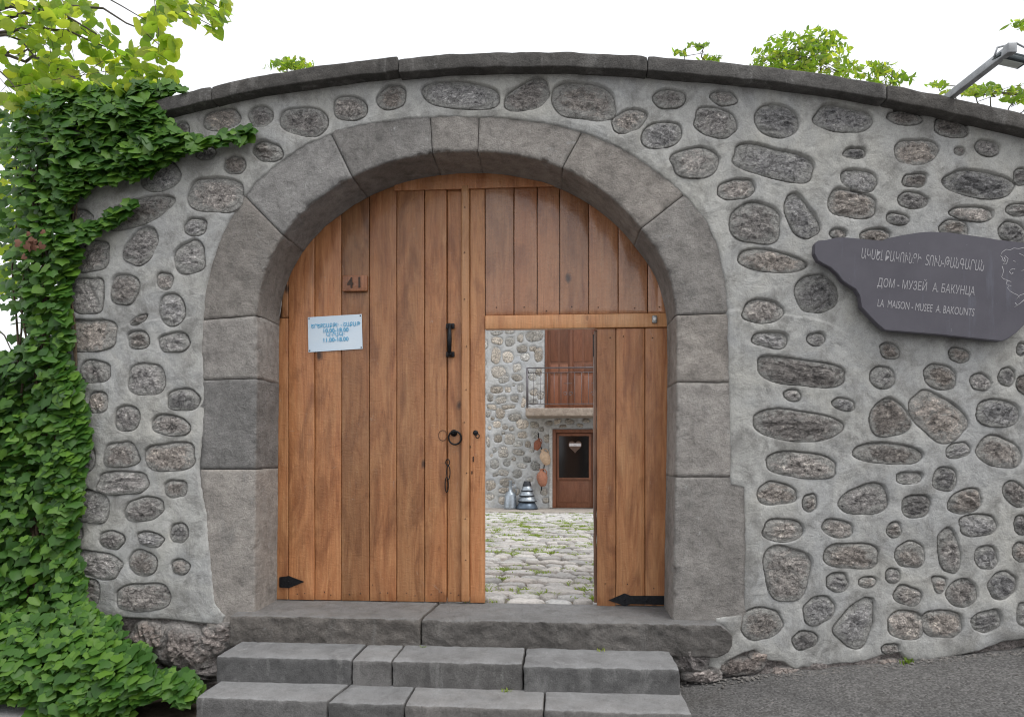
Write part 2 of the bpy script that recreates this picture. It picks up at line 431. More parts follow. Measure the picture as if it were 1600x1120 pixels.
IRON = m_plain('black_iron', (.018, .019, .022), .45, .6, .4, 60, .3)
ASPHALT = m_asphalt(); SOIL = m_soil()

# ================================================================== THE LARGE STRUCTURE
STREET_X = [-60, -8, -4, -2, 1.4, 3.55, 6, 12, 60]
STREET_Z = [-1.1, -.9, -.70, -.62, -.415, -.155, .10, .35, .6]
def street_z(x, y=0):
    x = np.asarray(x, float); y = np.asarray(y, float)
    return np.interp(x, STREET_X, STREET_Z) - .012 * np.clip(-y, 0, 30)
xs = np.concatenate([np.array([-400, -150, -60, -30, -15, -8]), np.arange(-5, 6.01, .06), np.array([8, 15, 30, 60, 150, 400])])
ys = np.concatenate([np.array([-400, -150, -60, -30, -15, -8]), np.arange(-5, .31, .06), np.array([.4, .6, 2, 6, 15, 40, 150, 400])])
GX, GY = np.meshgrid(xs, ys, indexing='ij')
GZ = street_z(GX, GY) + .012 * fbm(GX * 1.7, GY * 1.7, 3, 5) * (np.abs(GX) < 6) * (GY > -6)
GZ = np.where(GY > .35, np.minimum(GZ, -1.0), GZ)
I = np.arange(GX.size).reshape(GX.shape)
quads = np.stack([I[:-1, :-1], I[1:, :-1], I[1:, 1:], I[:-1, 1:]], -1).reshape(-1, 4)
tag(obj('street', mesh_np('street', np.stack([GX, GY, GZ], -1).reshape(-1, 3), quads), ASPHALT), kind='structure', label='grey asphalt street sloping up along the wall')

# ---- outlines read off the photograph (all in the plane of the wall face)
ARCH_OUT = [(331, 985), (328, 880), (325, 800), (320, 733), (321, 600), (318, 500), (322, 455), (330, 418), (340, 388), (352, 360), (375, 318), (400, 285), (440, 251), (480, 226),
            (525, 206), (580, 193), (640, 186), (700, 183), (760, 184), (820, 189), (880, 199), (930, 214), (980, 238), (1030, 272), (1075, 311), (1105, 350), (1122, 390), (1132, 440),
            (1136, 490), (1138, 600), (1140, 700), (1141, 758), (1141, 985)]
ARCH_IN = [(396, 985), (397, 880), (398, 733), (400, 600), (400, 500), (402, 462), (410, 428), (423, 395), (445, 360), (470, 331), (500, 306), (540, 279), (590, 256), (640, 243), (690, 236),
           (745, 234), (800, 239), (850, 250), (890, 265), (930, 288), (960, 311), (985, 335), (1005, 360), (1025, 386), (1040, 412), (1050, 442), (1057, 480), (1058, 520), (1058, 600), (1056, 735), (1052, 985)]
COP_TOP = [(-60, 236), (40, 211), (130, 187), (215, 165), (300, 141), (400, 119), (500, 103), (560, 96), (622, 91), (700, 84), (800, 81), (900, 81), (1000, 86), (1100, 94), (1200, 104), (1300, 117),
           (1400, 134), (1500, 155), (1600, 178), (1750, 215), (1900, 256), (2100, 320)]
MORTAR_POLY = [(100, 1010), (140, 962), (180, 966), (250, 968), (300, 974), (345, 978), (353, 962), (336, 942), (331, 900), (326, 850), (323, 800), (314, 760), (310, 733), (316, 690), (320, 640), (318, 600), (317, 540)] + \
    [p for p in ARCH_OUT if p[1] <= 500 and p[0] < 1137] + [(1138, 600), (1140, 700), (1141, 759), (1162, 762), (1163, 860), (1162, 959), (1116, 964), (1118, 974), (1130, 979), (1137, 992), (1132, 1006),
    (1107, 1020), (1093, 1042), (1112, 1047), (1119, 1056), (1135, 1035), (1160, 1022), (1180, 1017), (1200, 1033), (1225, 1036), (1243, 1048), (1257, 1043), (1275, 1046), (1300, 1040), (1345, 1036), (1380, 1026), (1408, 1020),
    (1420, 1034), (1440, 1034), (1485, 1028), (1530, 1018), (1565, 1004), (1600, 1000), (1700, 985), (1900, 955), (2200, 900), (2200, 330)] + [(x, y + 9) for x, y in COP_TOP[::-1]]

# cx, cy, w, h, rotation (clockwise), squareness, taper
ST = [(720,148,122,44,3,2.6,0),(823,150,78,42,-22,2.5,-.25),(914,158,96,62,8,2.8,.1),(1046,153,50,32,0,2.3,0),(1131,152,45,24,10,2,0),(983,188,57,34,-25,2.4,0),(1034,210,64,42,-18,2.4,0),(1118,190,68,46,15,2.5,0),
(1086,253,78,48,0,2.3,-.1),(612,151,47,38,-30,2.4,0),(547,168,54,38,10,2.6,.1),(475,189,76,46,5,2.3,0),(407,181,38,34,0,2.3,0),(346,186,58,34,-8,2.5,0),(283,203,24,28,0,2.2,0),(417,236,46,33,15,2.4,0),(366,257,34,30,0,2.3,0),
(320,238,34,22,0,2.2,0),(337,304,84,56,5,3.2,0),(250,275,62,46,-20,2.4,0),(218,330,112,40,-22,2.4,.1),(305,354,34,29,0,2.3,0),(296,402,48,54,-10,2.5,0),(220,384,62,46,-60,2.5,0),(122,345,44,40,0,2.3,0),(140,398,60,50,0,2.7,0),
(193,451,44,49,0,2.5,0),(257,438,26,27,0,2.3,0),(268,483,42,49,0,2.5,0),(135,461,52,56,0,4.2,0),(143,523,74,50,0,4.2,0),(215,530,36,28,0,2.3,0),(271,534,48,31,-12,2.8,0),(216,499,30,12,-30,2,0),(147,580,50,36,0,2.4,0),
(228,592,58,50,0,2.7,0),(285,624,50,33,0,3,-.1),(152,628,32,35,0,2.4,0),(198,653,40,40,0,2.4,0),(265,664,60,33,8,2.3,0),(188,710,56,40,0,2.6,0),(265,713,78,44,-5,3.6,0),(132,715,30,44,0,2.4,0),(190,754,78,37,3,3.4,0),(274,763,36,28,0,2.4,0),
(140,792,58,52,15,2.4,0),(224,795,64,35,-8,2.6,0),(279,832,28,31,0,2.4,0),(173,843,40,28,8,2.3,0),(234,842,40,24,10,2.3,0),(222,879,46,38,25,2.3,0),(281,885,28,24,20,2.3,0),(150,882,74,43,12,2.6,0),(223,933,86,45,-3,2.3,0),(133,928,42,50,0,2.4,0),(118,834,20,24,0,2.3,0),
(1214,188,74,49,10,2.3,0),(1317,185,88,45,8,2.5,0),(1414,183,54,23,8,2.6,0),(1487,199,58,28,15,2.3,0),(1544,230,38,27,15,2.3,0),(1500,235,16,13,0,2.2,0),(1432,236,66,40,5,2.6,0),(1336,239,36,18,0,2.3,0),(1209,254,130,48,14,2.9,0),(1343,281,58,34,12,2.3,0),
(1331,318,72,46,8,2.9,0),(1430,281,38,22,0,2.8,0),(1427,312,46,27,5,2.5,0),(1403,341,36,20,10,2.3,0),(1530,287,110,42,10,2.7,0),(1520,333,66,25,5,2.5,0),(1592,327,36,22,0,2.4,0),(1151,295,58,33,-8,2.4,0),(1181,348,84,62,6,2.5,0),(1251,337,76,42,62,2.5,-.15),
(1310,364,28,16,0,2.3,0),(1368,368,48,24,0,2.3,0),(1492,356,42,28,10,2.8,0),(1583,362,42,34,15,2.5,0),(1597,275,24,28,0,2.4,0),(1208,408,108,34,8,2.4,.25),(1276,458,64,64,0,2.3,0),(1192,486,64,38,0,2.4,0),(1204,530,56,26,3,2.6,-.1),(1276,529,28,22,0,2.3,0),
(1253,581,136,44,8,2.7,.1),(1239,617,28,18,5,2.3,0),(1319,631,36,19,12,2.3,0),(1245,664,132,50,7,2.6,0),(1253,726,114,39,5,2.7,0),(1391,547,32,24,15,2.3,0),(1380,589,38,35,15,2.4,0),(1470,588,54,37,20,2.4,0),(1533,596,32,26,20,2.4,0),(1574,588,26,28,0,2.4,0),
(1390,651,60,60,-100,2.4,.3),(1465,650,98,62,42,2.6,-.1),(1561,645,68,43,5,2.5,.1),(1388,708,110,33,3,2.3,0),(1498,703,38,25,-15,2.3,0),(1562,706,70,46,20,2.4,0),(1421,746,40,20,0,2.8,0),(1477,748,40,36,15,2.4,0),(1500,554,32,24,10,2.3,0),(1597,545,16,20,0,2.2,0),(1600,600,20,30,0,2.3,0),
(1216,771,60,36,5,2.6,.3),(1266,785,24,27,0,2.3,0),(1349,781,76,46,-12,2.6,-.3),(1432,790,46,34,0,2.9,0),(1509,783,54,37,-12,2.4,0),(1588,771,44,32,50,2.4,0),(1224,828,66,35,5,2.5,0),(1309,825,50,27,8,2.4,0),(1398,827,22,25,0,2.3,0),(1529,820,60,33,-5,2.8,0),(1598,820,24,30,0,2.3,0),
(1230,896,84,72,92,2.9,.15),(1331,868,84,41,5,2.7,0),(1423,866,46,40,0,2.5,0),(1484,860,68,36,85,2.2,0),(1542,870,36,36,0,2.5,0),(1596,862,26,28,0,2.3,0),(1309,909,36,28,-8,2.4,0),(1356,909,28,17,0,2.4,0),(1396,899,24,23,0,2.3,0),(1419,930,42,31,20,2.5,0),(1469,913,26,22,100,2.3,.4),
(1504,926,48,42,-20,2.4,0),(1567,914,46,40,-40,2.5,0),(1280,953,52,40,-28,2.5,0),(1340,971,82,50,-62,2.5,.35),(1191,974,64,49,-8,2.5,.1),(1258,1000,40,28,-15,2.4,0),(1417,976,58,44,2,2.8,0),(1473,974,64,42,2,2.8,0),(1542,970,46,35,-20,2.4,0),(1602,960,26,40,0,2.4,0),(1392,1013,28,16,0,2.3,0)]
rs = random.Random(5)
placed = list(ST)
for k in range(900):                                            # the wall goes on to the right of the photograph
    cx, cy = rs.uniform(1625, 1980), rs.uniform(235, 985)
    cy += (cx - 1600) * (.10 if cy < 560 else -.02)
    if 1600 < cx < 1670 and 350 < cy < 545: continue
    w = rs.choice([28, 40, 56, 70, 96]); h = w * rs.uniform(.5, .85)
    if all(math.hypot((cx - a[0]), (cy - a[1]) * 1.25) > (w + a[2]) * .5 + 7 for a in placed if a[0] > 1500):
        placed.append((cx, cy, w, h, rs.uniform(-25, 25), rs.uniform(2.2, 3), 0))
ST = placed

def stone_par(s, seed):
    r = random.Random(seed)
    hs = [(k, r.uniform(-1, 1) * .062 / (k * .42), r.uniform(0, 6.28)) for k in (2, 3, 4, 5, 7)]
    return hs
def stone_r(th, k, hs):
    r = (np.abs(np.cos(th)) ** k + np.abs(np.sin(th)) ** k) ** (-1 / k)
    for (m, a, p) in hs: r = r * (1 + a * np.cos(m * th + p))
    return r
def stone_q(px, py, s, hs):
    cx, cy, w, h, rot, k, tp = s
    c, sn = math.cos(math.radians(rot)), math.sin(math.radians(rot))
    dx, dy = px - cx, py - cy
    u = (dx * c + dy * sn) / (w / 2); v = (-dx * sn + dy * c) / (h / 2)
    v = v / np.clip(1 - tp * u, .25, 2)
    rho = np.hypot(u, v); q = rho / stone_r(np.arctan2(v, u), k, hs)
    return q, (q - 1) / np.maximum(q, .3) * np.hypot(dx, dy)     # and a distance in pixels
def stone_mesh(s, hs, Y, seed, na=46, nr=12, edge=.009, mid=-.003, amp=.015, tuck=.04, gapf=1.0):
    cx, cy, w, h, rot, k, tp = s
    th = np.linspace(0, 2 * math.pi, na, endpoint=False); qs = np.concatenate([np.linspace(.1, .97, nr - 1), [1.0, 1.07]]) if nr > 6 else np.array([.52, .82, .95, 1.0, 1.07])
    T, Q = np.meshgrid(th, qs, indexing='ij'); T = T.ravel(); Q = Q.ravel()
    rr = stone_r(T, k, hs) * Q * (1 - min(.09, 1.5 / min(w, h)) * gapf)
    u = np.concatenate([[0], rr * np.cos(T)]); v = np.concatenate([[0], rr * np.sin(T)]); Q = np.concatenate([[0], Q])
    v = v * np.clip(1 - tp * u, .25, 2)
    c, sn = math.cos(math.radians(rot)), math.sin(math.radians(rot))
    X0 = u * w / 2; Y0 = v * h / 2
    px = cx + X0 * c - Y0 * sn; py = cy + X0 * sn + Y0 * c
    X, Z = at(px, py, Y)
    rd = random.Random(seed)
    ang = rd.uniform(0, 3.14); U_ = X * math.cos(ang) + Z * math.sin(ang); W_ = -X * math.sin(ang) + Z * math.cos(ang)
    n = fbm(U_ * 16 + seed * 3.1, W_ * 34, 40 + seed % 9, 4, .65); n2 = np.abs(fbm(U_ * 8, W_ * 20 + seed, 71, 3))
    y = edge + (mid - edge) * (1 - Q ** 4) + n * amp * (1 - .6 * Q ** 6) - (n2 - .22) * amp * 1.6 * (1 - Q ** 4)
    y = y + rd.uniform(-.35, .35) * amp * u + rd.uniform(-.35, .35) * amp * v
    upd = -(X0 * sn + Y0 * c) / max(h, 12) * 2
    y = y + np.clip(upd, -1, 1) * .008 * Q
    y = np.where(Q > 1.001, tuck, y); Z = Z - .004
    V = np.stack([X, Y + y, Z], 1); m = len(qs)
    a = np.arange(na); F4 = []
    for j in range(m - 1):
        F4.append(np.stack([1 + a * m + j, 1 + a * m + j + 1, 1 + (a + 1) % na * m + j + 1, 1 + (a + 1) % na * m + j], 1))
    F3 = np.stack([np.zeros(na, int), 1 + a * m, 1 + (a + 1) % na * m], 1)
    return V, [np.concatenate(F4), F3], np.clip(Q, 0, 1) ** 2.4
def stone_part(name, res, mat, parent):
    o = part(name, res[0], res[1], mat, parent); a = o.data.attributes.new('rim', 'FLOAT', 'POINT')
    a.data.foreach_set('value', res[2][:len(o.data.vertices)].astype(np.float32)); return o

def rubble_sheet(xs, zs, Y, polyf, stones, pxm, recess=.036, und=.012):
    X, Z = np.meshgrid(xs, zs, indexing='ij'); px, py = proj(X, Z, Y)
    d = polyf(px, py, X, Z)
    n = fbm(X * 24, Z * 24, 5, 3)
    y = und * fbm(X * 2.1, Z * 2.1, 21, 4) + .0035 * fbm(X * 13, Z * 9, 31, 4) + .0014 * n
    ed = d + 1.3 * n
    y = y + .045 * (1 - sstep(-2.5, 3.0, ed)) + .006 * (1 - sstep(0, 12, ed))
    for i, s in enumerate(stones):
        hs = stone_par(s, i); R_ = max(s[2], s[3]) * .75 + 14
        cX, cZ = at(s[0], s[1], Y); rm = R_ / pxm
        i0, i1 = np.searchsorted(xs, [cX - rm, cX + rm]); j0, j1 = np.searchsorted(zs, [cZ - rm, cZ + rm])
        if i1 <= i0 or j1 <= j0: continue
        q, dd = stone_q(px[i0:i1, j0:j1], py[i0:i1, j0:j1], s, hs)
        dd = dd + .7 * n[i0:i1, j0:j1]
        ys_ = y[i0:i1, j0:j1]
        y[i0:i1, j0:j1] = ys_ + recess * (1 - sstep(-1.5, 1.3, dd)) + .003 * (1 - sstep(0, 9, dd))
    return X, Z, y, d, px, py

# ------------------------------------------------------------------ the wall
xs = np.concatenate([np.arange(-2.86, 3.75, .0072), np.arange(3.76, 4.9, .02), np.arange(4.95, 6.6, .1)])
zs = np.arange(-.72, 3.70, .0072)
def wall_poly(px, py, X, Z): return poly_sdf(px, py, MORTAR_POLY)
WX, WZ, wy, wd, wpx, wpy = rubble_sheet(xs, zs, 0.0, wall_poly, ST, 235.)
# lap lines where one day's render overlaps the next
for pts, amt in (([(1136, 487), (1175, 484), (1240, 493), (1290, 503), (1325, 520)], .007), ([(120, 512), (180, 512), (235, 499), (285, 500), (320, 486)], .006)):
    P = np.array(pts, float); ly = np.interp(wpx, P[:, 0], P[:, 1]) + 2.5 * fbm(WX * 9, WZ * 0 + 3, 8, 3)
    wgt = sstep(P[0, 0] - 8, P[0, 0] + 10, wpx) * (1 - sstep(P[-1, 0] - 30, P[-1, 0] + 8, wpx))
    dd = wpy - ly
    wy += -amt * wgt * sstep(-1.2, 1.2, dd) * np.exp(-np.clip(dd, 0, 400) / 45.)
keep = (wd > -3.5)
kf = keep[:-1, :-1] & keep[1:, :-1] & keep[1:, 1:] & keep[:-1, 1:]
I = np.arange(WX.size).reshape(WX.shape)
q = np.stack([I[:-1, :-1], I[1:, :-1], I[1:, 1:], I[:-1, 1:]], -1)[kf]
used, inv = np.unique(q, return_inverse=True); q = inv.reshape(q.shape)
V = np.stack([WX, wy, WZ], -1).reshape(-1, 3)[used]
# skirt to the back of the wall
e = np.concatenate([q[:, [0, 1]], q[:, [1, 2]], q[:, [2, 3]], q[:, [3, 0]]])
es = np.sort(e, 1); key = es[:, 0].astype(np.int64) * len(V) + es[:, 1]
_, first, cnt = np.unique(key, return_index=True, return_counts=True)
be = e[first[cnt == 1]]; bu, bi = np.unique(be, return_inverse=True); bi = bi.reshape(be.shape)
BV = V[bu].copy(); BV[:, 1] = .39
sk = np.stack([be[:, 1], be[:, 0], bi[:, 0] + len(V), bi[:, 1] + len(V)], 1)
V = np.concatenate([V, BV])
wall = tag(obj('stone_wall', mesh_np('stone_wall', V, [q, sk]), MORTAR), 'curved-top rubble wall of dark fieldstones set in smeared grey mortar around the gate', 'wall')
# the back of the wall, a rendered sheet with the gate opening left free
bx = np.arange(-2.86, 6.6, .04); bz = np.arange(-.72, 3.75, .04)
BX, BZ = np.meshgrid(bx, bz, indexing='ij'); bpx, bpy_ = proj(BX, BZ, 0.0)
bd = poly_sdf(bpx, bpy_, MORTAR_POLY); kp = bd > -26
kf = kp[:-1, :-1] & kp[1:, :-1] & kp[1:, 1:] & kp[:-1, 1:]
I = np.arange(BX.size).reshape(BX.shape)
qb = np.stack([I[:-1, :-1], I[:-1, 1:], I[1:, 1:], I[1:, :-1]], -1)[kf]
part('back_render', np.stack([BX, np.full(BX.shape, .395), BZ], -1).reshape(-1, 3), qb, MORTAR, wall)
for i, s in enumerate(ST):
    stone_part('stone', stone_mesh(s, stone_par(s, i), 0.0, i), STONE, wall)
# rough footing under the render
fx = np.arange(-2.9, 6.6, .02); fz = np.arange(-1.0, .12, .02)
FX, FZ = np.meshgrid(fx, fz, indexing='ij')
fy = .05 + .05 * fbm(FX * 5, FZ * 7, 61, 5, .6) - .03 * np.abs(fbm(FX * 3, FZ * 4, 66, 3)) - .05 * sstep(-.1, -.5, FZ) * .5
fpx, _ = proj(FX, FZ, 0); fy = np.where((fpx > 345) & (fpx < 1060), np.maximum(fy, .06), fy)
I = np.arange(FX.size).reshape(FX.shape)
qf = np.stack([I[:-1, :-1], I[1:, :-1], I[1:, 1:], I[:-1, 1:]], -1)
mid = FX[:-1, :-1]; qf = qf[(mid < -1.52) | (mid > 1.47) | ((mid > 1.30) & (FZ[:-1, :-1] < -.20))]
FOOT = m_fieldstone('footing_rock', (.11, .10, .098), (.25, .23, .225), (.42, .395, .38), (.42, .40, .38), .60)
part('footing', np.stack([FX, fy, FZ], -1).reshape(-1, 3), qf.reshape(-1, 4), FOOT, wall)
for i, s in enumerate([(235, 992, 74, 46, 10, 2.8, 0), (290, 1014, 116, 78, 20, 2.7, 0), (335, 1000, 60, 50, 0, 2.8, 0), (322, 1046, 70, 34, 5, 2.6, 0), (352, 988, 40, 44, 0, 2.8, 0), (1187, 1027, 34, 26, 0, 2.3, 0), (1160, 1040, 84, 30, -6, 2.4, 0), (1082, 1030, 60, 44, 0, 3, 0), (1098, 1056, 74, 22, 2, 3.4, 0), (1228, 1050, 60, 20, -4, 2.4, 0), (1385, 1035, 70, 14, -6, 2.4, 0)]):
    stone_part('footing_stone', stone_mesh(s, stone_par(s, 300 + i), -.07 if s[0] in (1082, 1098) else 0.0, 300 + i, edge=.03, mid=-.03 if i < 5 else -.004, amp=.03, tuck=.10), FOOT, wall)
# coping
cxw, czw = at([p[0] for p in COP_TOP], [p[1] for p in COP_TOP], -.09)
joints = [at(p, 100, -.09)[0] for p in (60, 330)] + [at(622, 91, -.09)[0], at(1012, 87, -.09)[0], at(1386, 131, -.09)[0], at(1740, 212, -.09)[0], at(2080, 300, -.09)[0]]
joints[0] = -2.93
for i in range(len(joints) - 1):
    a, b = joints[i] + .002, joints[i + 1] - .002
    n = max(6, int((b - a) / .03))
    Vb, Fb = rbox(b - a, .60, .095, n, 14, 3, r=.008)
    X = Vb[:, 0] + (a + b) / 2; top = np.interp(X, cxw, czw) + (.012 if i == 1 else (-.004 if i == 2 else 0)) * np.clip((X - a) / (b - a), 0, 1) ** 4
    lump = .006 * fbm(X * 9 + i, Vb[:, 1] * 9 + Vb[:, 2] * 11, 15, 4)
    edge = np.clip(1 - np.minimum(X - a, b - X) / .03, 0, 1) * .004
    Vw = np.stack([X, .21 + Vb[:, 1] * (1 - .004 * edge) - lump, top - .0475 + Vb[:, 2] + lump * .8 - edge * (Vb[:, 2] > 0)], 1)
    part('coping_stone', Vw, Fb, COPING, wall)

# ------------------------------------------------------------------ the arch
arch = tag(empty('stone_archway', (0, .18, 0)), 'grey dressed stone arch surround framing the wooden gate', 'archway')
def resample(poly, a, b, n):
    P = np.array(poly, float); L = np.concatenate([[0], np.cumsum(np.hypot(*np.diff(P, axis=0).T))])
    s = np.linspace(a, b, n); return np.interp(s, L, P[:, 0]), np.interp(s, L, P[:, 1])
def locate(poly, pt):
    P = np.array(poly, float); L = np.concatenate([[0], np.cumsum(np.hypot(*np.diff(P, axis=0).T))]); best = (1e9, 0)
    for i in range(len(P) - 1):
        e = P[i + 1] - P[i]; t = np.clip(np.dot(np.array(pt) - P[i], e) / (e @ e), 0, 1); q = P[i] + t * e
        dd = np.hypot(*(q - pt)); best = min(best, (dd, L[i] + t * np.hypot(*e)))
    return best[1]
def smooth_poly(P, it=2):
    P = [np.array(p, float) for p in P]
    for _ in range(it):
        Q = [P[0]]
        for i in range(len(P) - 1): Q += [.75 * P[i] + .25 * P[i + 1], .25 * P[i] + .75 * P[i + 1]]
        P = Q + [P[-1]]
    return [tuple(p) for p in P]
AO = smooth_poly(ARCH_OUT); AI = smooth_poly(ARCH_IN)
JT = [((331, 985), (396, 985)), ((320, 733), (398, 733)), ((321, 593), (400, 591)), ((318, 499), (400, 492)), ((383, 345 - 38), (440, 366)), ((517, 209), (549, 275)), ((672, 184), (675, 238)),
      ((748, 184), (746, 234)), ((908, 207), (879, 260)), ((1068, 304), (1002, 356)), ((1136, 489), (1057, 492)), ((1138, 597), (1058, 597)), ((1141, 745), (1055, 745)), ((1141, 985), (1052, 985))]
FRONT, DEPTH = .013, .37
def arch_block(name, j0, j1, i, out_shift=0.0, mat=BASALT):
    ao, bo = locate(AO, j0[0]), locate(AO, j1[0]); ai, bi_ = locate(AI, j0[1]), locate(AI, j1[1])
    gap = .55
    n = max(10, int((bo - ao) / 4.5))
    ox, oy = resample(AO, ao + gap, bo - gap, n); ix, iy = resample(AI, ai + gap, bi_ - gap, n)
    # push the outer edge under the mortar
    dx, dy = ox - ix, oy - iy; L = np.hypot(dx, dy); ox = ox + dx / L * (9 + out_shift); oy = oy + dy / L * (9 if not out_shift else 0)
    OX, OZ = at(ox, oy, 0); IX, IZ = at(ix, iy, 0)
    nx, nz = IX - OX, IZ - OZ; W = np.hypot(nx, nz); nx /= W; nz /= W
    r = .014
    sec = []                                                    # (t along O->I in metres from I, y)
    vs_ = np.linspace(0, 1, 11)
    rows = []
    rows.append((OX, np.full(n, .37), OZ)); rows.append((OX, np.full(n, .2), OZ))
    for v in vs_:
        t = v * (W - r); X = OX + nx * t; Z = OZ + nz * t
        y = FRONT + .008 * fbm(X * 11 + i * 7, Z * 11, 50 + i, 4, .7)
        rows.append((X, y, Z))
    chip = np.clip(fbm(IX * 16 + i, IZ * 16, 77, 4, .7) - .12, 0, 1) * .06
    yb = rows[-1][1]
    for g in (30, 60, 90):
        a = math.radians(g); t = W - r + r * math.sin(a) - chip * .5; rows.append((OX + nx * t, yb + r * (1 - math.cos(a)) + chip * (.6 if g < 90 else .9), OZ + nz * t))
    for yy in np.linspace(.045, DEPTH, 11):
        t = W + .004 * fbm(IX * 9 + IZ * 9 + i * 3, np.full(n, yy * 9), 88, 4) - .012 * np.exp(-(yy - .02) / .02) * 0 - chip * max(0, 1 - (yy - .03) * 20)
        rows.append((OX + nx * t, np.maximum(np.full(n, yy), rows[-1][1] + .001), OZ + nz * t))
    A = np.stack([np.stack(r_, 1) for r_ in rows], 1)           # n x m x 3
    e = np.zeros(n); e[0] = e[-1] = 1; A[:, 2:-1, 1] += e[:, None] * .004 * np.linspace(1, .3, A.shape[1] - 3)[None, :]
    for e0, e1 in ((0, 1), (-1, -2)):                           # the joints are open in front and tight behind
        tv = A[e1] - A[e0]; tv[:, 1] = 0; tv /= np.linalg.norm(tv, axis=1, keepdims=True)
        A[e0] -= tv * (.0022 * (A[e0][:, 1] > .12))[:, None]
    m = A.shape[1]; I = np.arange(n * m).reshape(n, m)
    q = np.stack([I[:-1, :-1], I[:-1, 1:], I[1:, 1:], I[1:, :-1]], -1).reshape(-1, 4)
    F = [tuple(x) for x in q] + [tuple(I[0, ::-1]), tuple(I[-1, :])]
    o = part(name, A.reshape(-1, 3), F, mat, arch)
    for p in o.data.polygons:
        if len(p.vertices) > 4: p.use_smooth = False
    return o
for i in range(13):
    nm = 'jamb_stone' if i in (0, 1, 2, 10, 11, 12) else ('keystone' if i == 6 else 'voussoir')
    arch_block(nm, JT[i], JT[i + 1], i, out_shift=17 if i == 12 else 0)
AIw = np.array([at(p[0], p[1], 0) for p in AI]); _t = AIw[(AIw[:, 1] > 1.9)]
AX, AZ = _t[:, 0], _t[:, 1]
def arch_z(x): return float(np.interp(x, AX, AZ))

# ------------------------------------------------------------------ steps
steps = tag(empty('entrance_steps', (0, -.3, -.62)), 'three worn grey stone steps leading up to the wooden gate', 'steps')
def slab(name, x0, x1, y0, y1, z0, z1, mat, seed, rough_front=.0, r=.014, sk0=0., sk1=0., endround=0.):
    nx = max(4, int((x1 - x0) / .022)); ny = max(3, int((y1 - y0) / .03)); nz = max(3, int((z1 - z0) / .022))
    V, F = rbox(x1 - x0, y1 - y0, z1 - z0, nx, ny, nz, r)
    u = (V[:, 0] + (x1 - x0) / 2) / (x1 - x0); yy = (V[:, 1] + (y1 - y0) / 2) / (y1 - y0)
    X = V[:, 0] + (x0 + x1) / 2; Y = V[:, 1] + (y0 + y1) / 2; Z = V[:, 2] + (z0 + z1) / 2
    X = X + (1 - u) * sk0 * (yy - .5) + u * sk1 * (yy - .5)
    X = X - endround * np.clip((u - .85) / .15, 0, 1) * np.abs(2 * V[:, 2] / (z1 - z0)) ** 2.5
    jag = .006 * fbm(Y * 30 + seed, Z * 30, 6, 3); X = X + jag * ((u < .02) | (u > .98))
    n = fbm(X * 10, Y * 10 + Z * 10, seed, 4, .6)
    front = (V[:, 1] < -(y1 - y0) / 2 + .03)
    Y = Y + np.where(front, -1, 0) * (rough_front * (.5 + fbm(X * 18, Z * 22, seed + 3, 4, .65)) + .004 * n)
    topf = V[:, 2] > (z1 - z0) / 2 - .02
    nose = np.exp(-((V[:, 1] + (y1 - y0) / 2) / .03)) * np.abs(fbm(X * 14, X * 0 + seed, 12, 4, .6)) * .018
    Z = Z + np.where(topf, .004 * n - nose, 0)
    return part(name, np.stack([X, Y, Z], 1), F, mat, steps)
def xat(px, py, z): return gz(px, py, z)[0]
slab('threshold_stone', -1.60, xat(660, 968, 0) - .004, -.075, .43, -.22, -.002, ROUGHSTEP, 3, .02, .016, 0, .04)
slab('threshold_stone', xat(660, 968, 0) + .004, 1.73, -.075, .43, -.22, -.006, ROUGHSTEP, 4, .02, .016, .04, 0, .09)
z2, z3, z4 = -.178, -.335, -.50
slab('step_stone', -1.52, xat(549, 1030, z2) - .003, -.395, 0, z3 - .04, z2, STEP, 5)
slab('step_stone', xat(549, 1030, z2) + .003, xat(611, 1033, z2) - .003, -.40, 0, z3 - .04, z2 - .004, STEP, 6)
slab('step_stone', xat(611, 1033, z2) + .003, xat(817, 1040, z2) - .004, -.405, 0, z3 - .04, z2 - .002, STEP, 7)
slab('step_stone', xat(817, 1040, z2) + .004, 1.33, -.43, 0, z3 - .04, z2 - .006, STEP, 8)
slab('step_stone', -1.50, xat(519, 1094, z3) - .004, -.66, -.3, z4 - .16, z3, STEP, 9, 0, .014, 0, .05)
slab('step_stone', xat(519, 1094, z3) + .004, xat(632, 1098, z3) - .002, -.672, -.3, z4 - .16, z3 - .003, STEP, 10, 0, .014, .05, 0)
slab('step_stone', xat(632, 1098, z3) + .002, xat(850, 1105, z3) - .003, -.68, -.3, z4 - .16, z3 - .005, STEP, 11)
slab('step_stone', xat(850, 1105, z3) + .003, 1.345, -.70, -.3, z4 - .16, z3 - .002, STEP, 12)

# ------------------------------------------------------------------ courtyard behind the gate
def court_z(y): return np.interp(y, [.4, 9.4], [-.03, -.165])
cx_ = np.concatenate([[-30, -12], np.arange(-5, 7.1, .5), [14, 30]]); cy_ = np.concatenate([np.arange(.41, 10.4, .5), [14, 30]])
CX, CY = np.meshgrid(cx_, cy_, indexing='ij'); I = np.arange(CX.size).reshape(CX.shape)
court = tag(obj('courtyard', mesh_np('courtyard', np.stack([CX, CY, court_z(CY)], -1).reshape(-1, 3), np.stack([I[:-1, :-1], I[1:, :-1], I[1:, 1:], I[:-1, 1:]], -1).reshape(-1, 4)), m_courtsoil()),
            kind='structure', label='cobbled courtyard with grass between the stones seen through the wicket')
M = Mat('cobble', .75, .35); co = M.coord(rnd=True)
c = M.ramp(M.noise(co, 9, 7, .65, .4), [(.3, (.32, .315, .305)), (.5, (.47, .46, .445)), (.72, (.63, .62, .60))])
v = M.math('MULTIPLY_ADD', M.rnd(), .42); v.node.inputs[2].default_value = .72
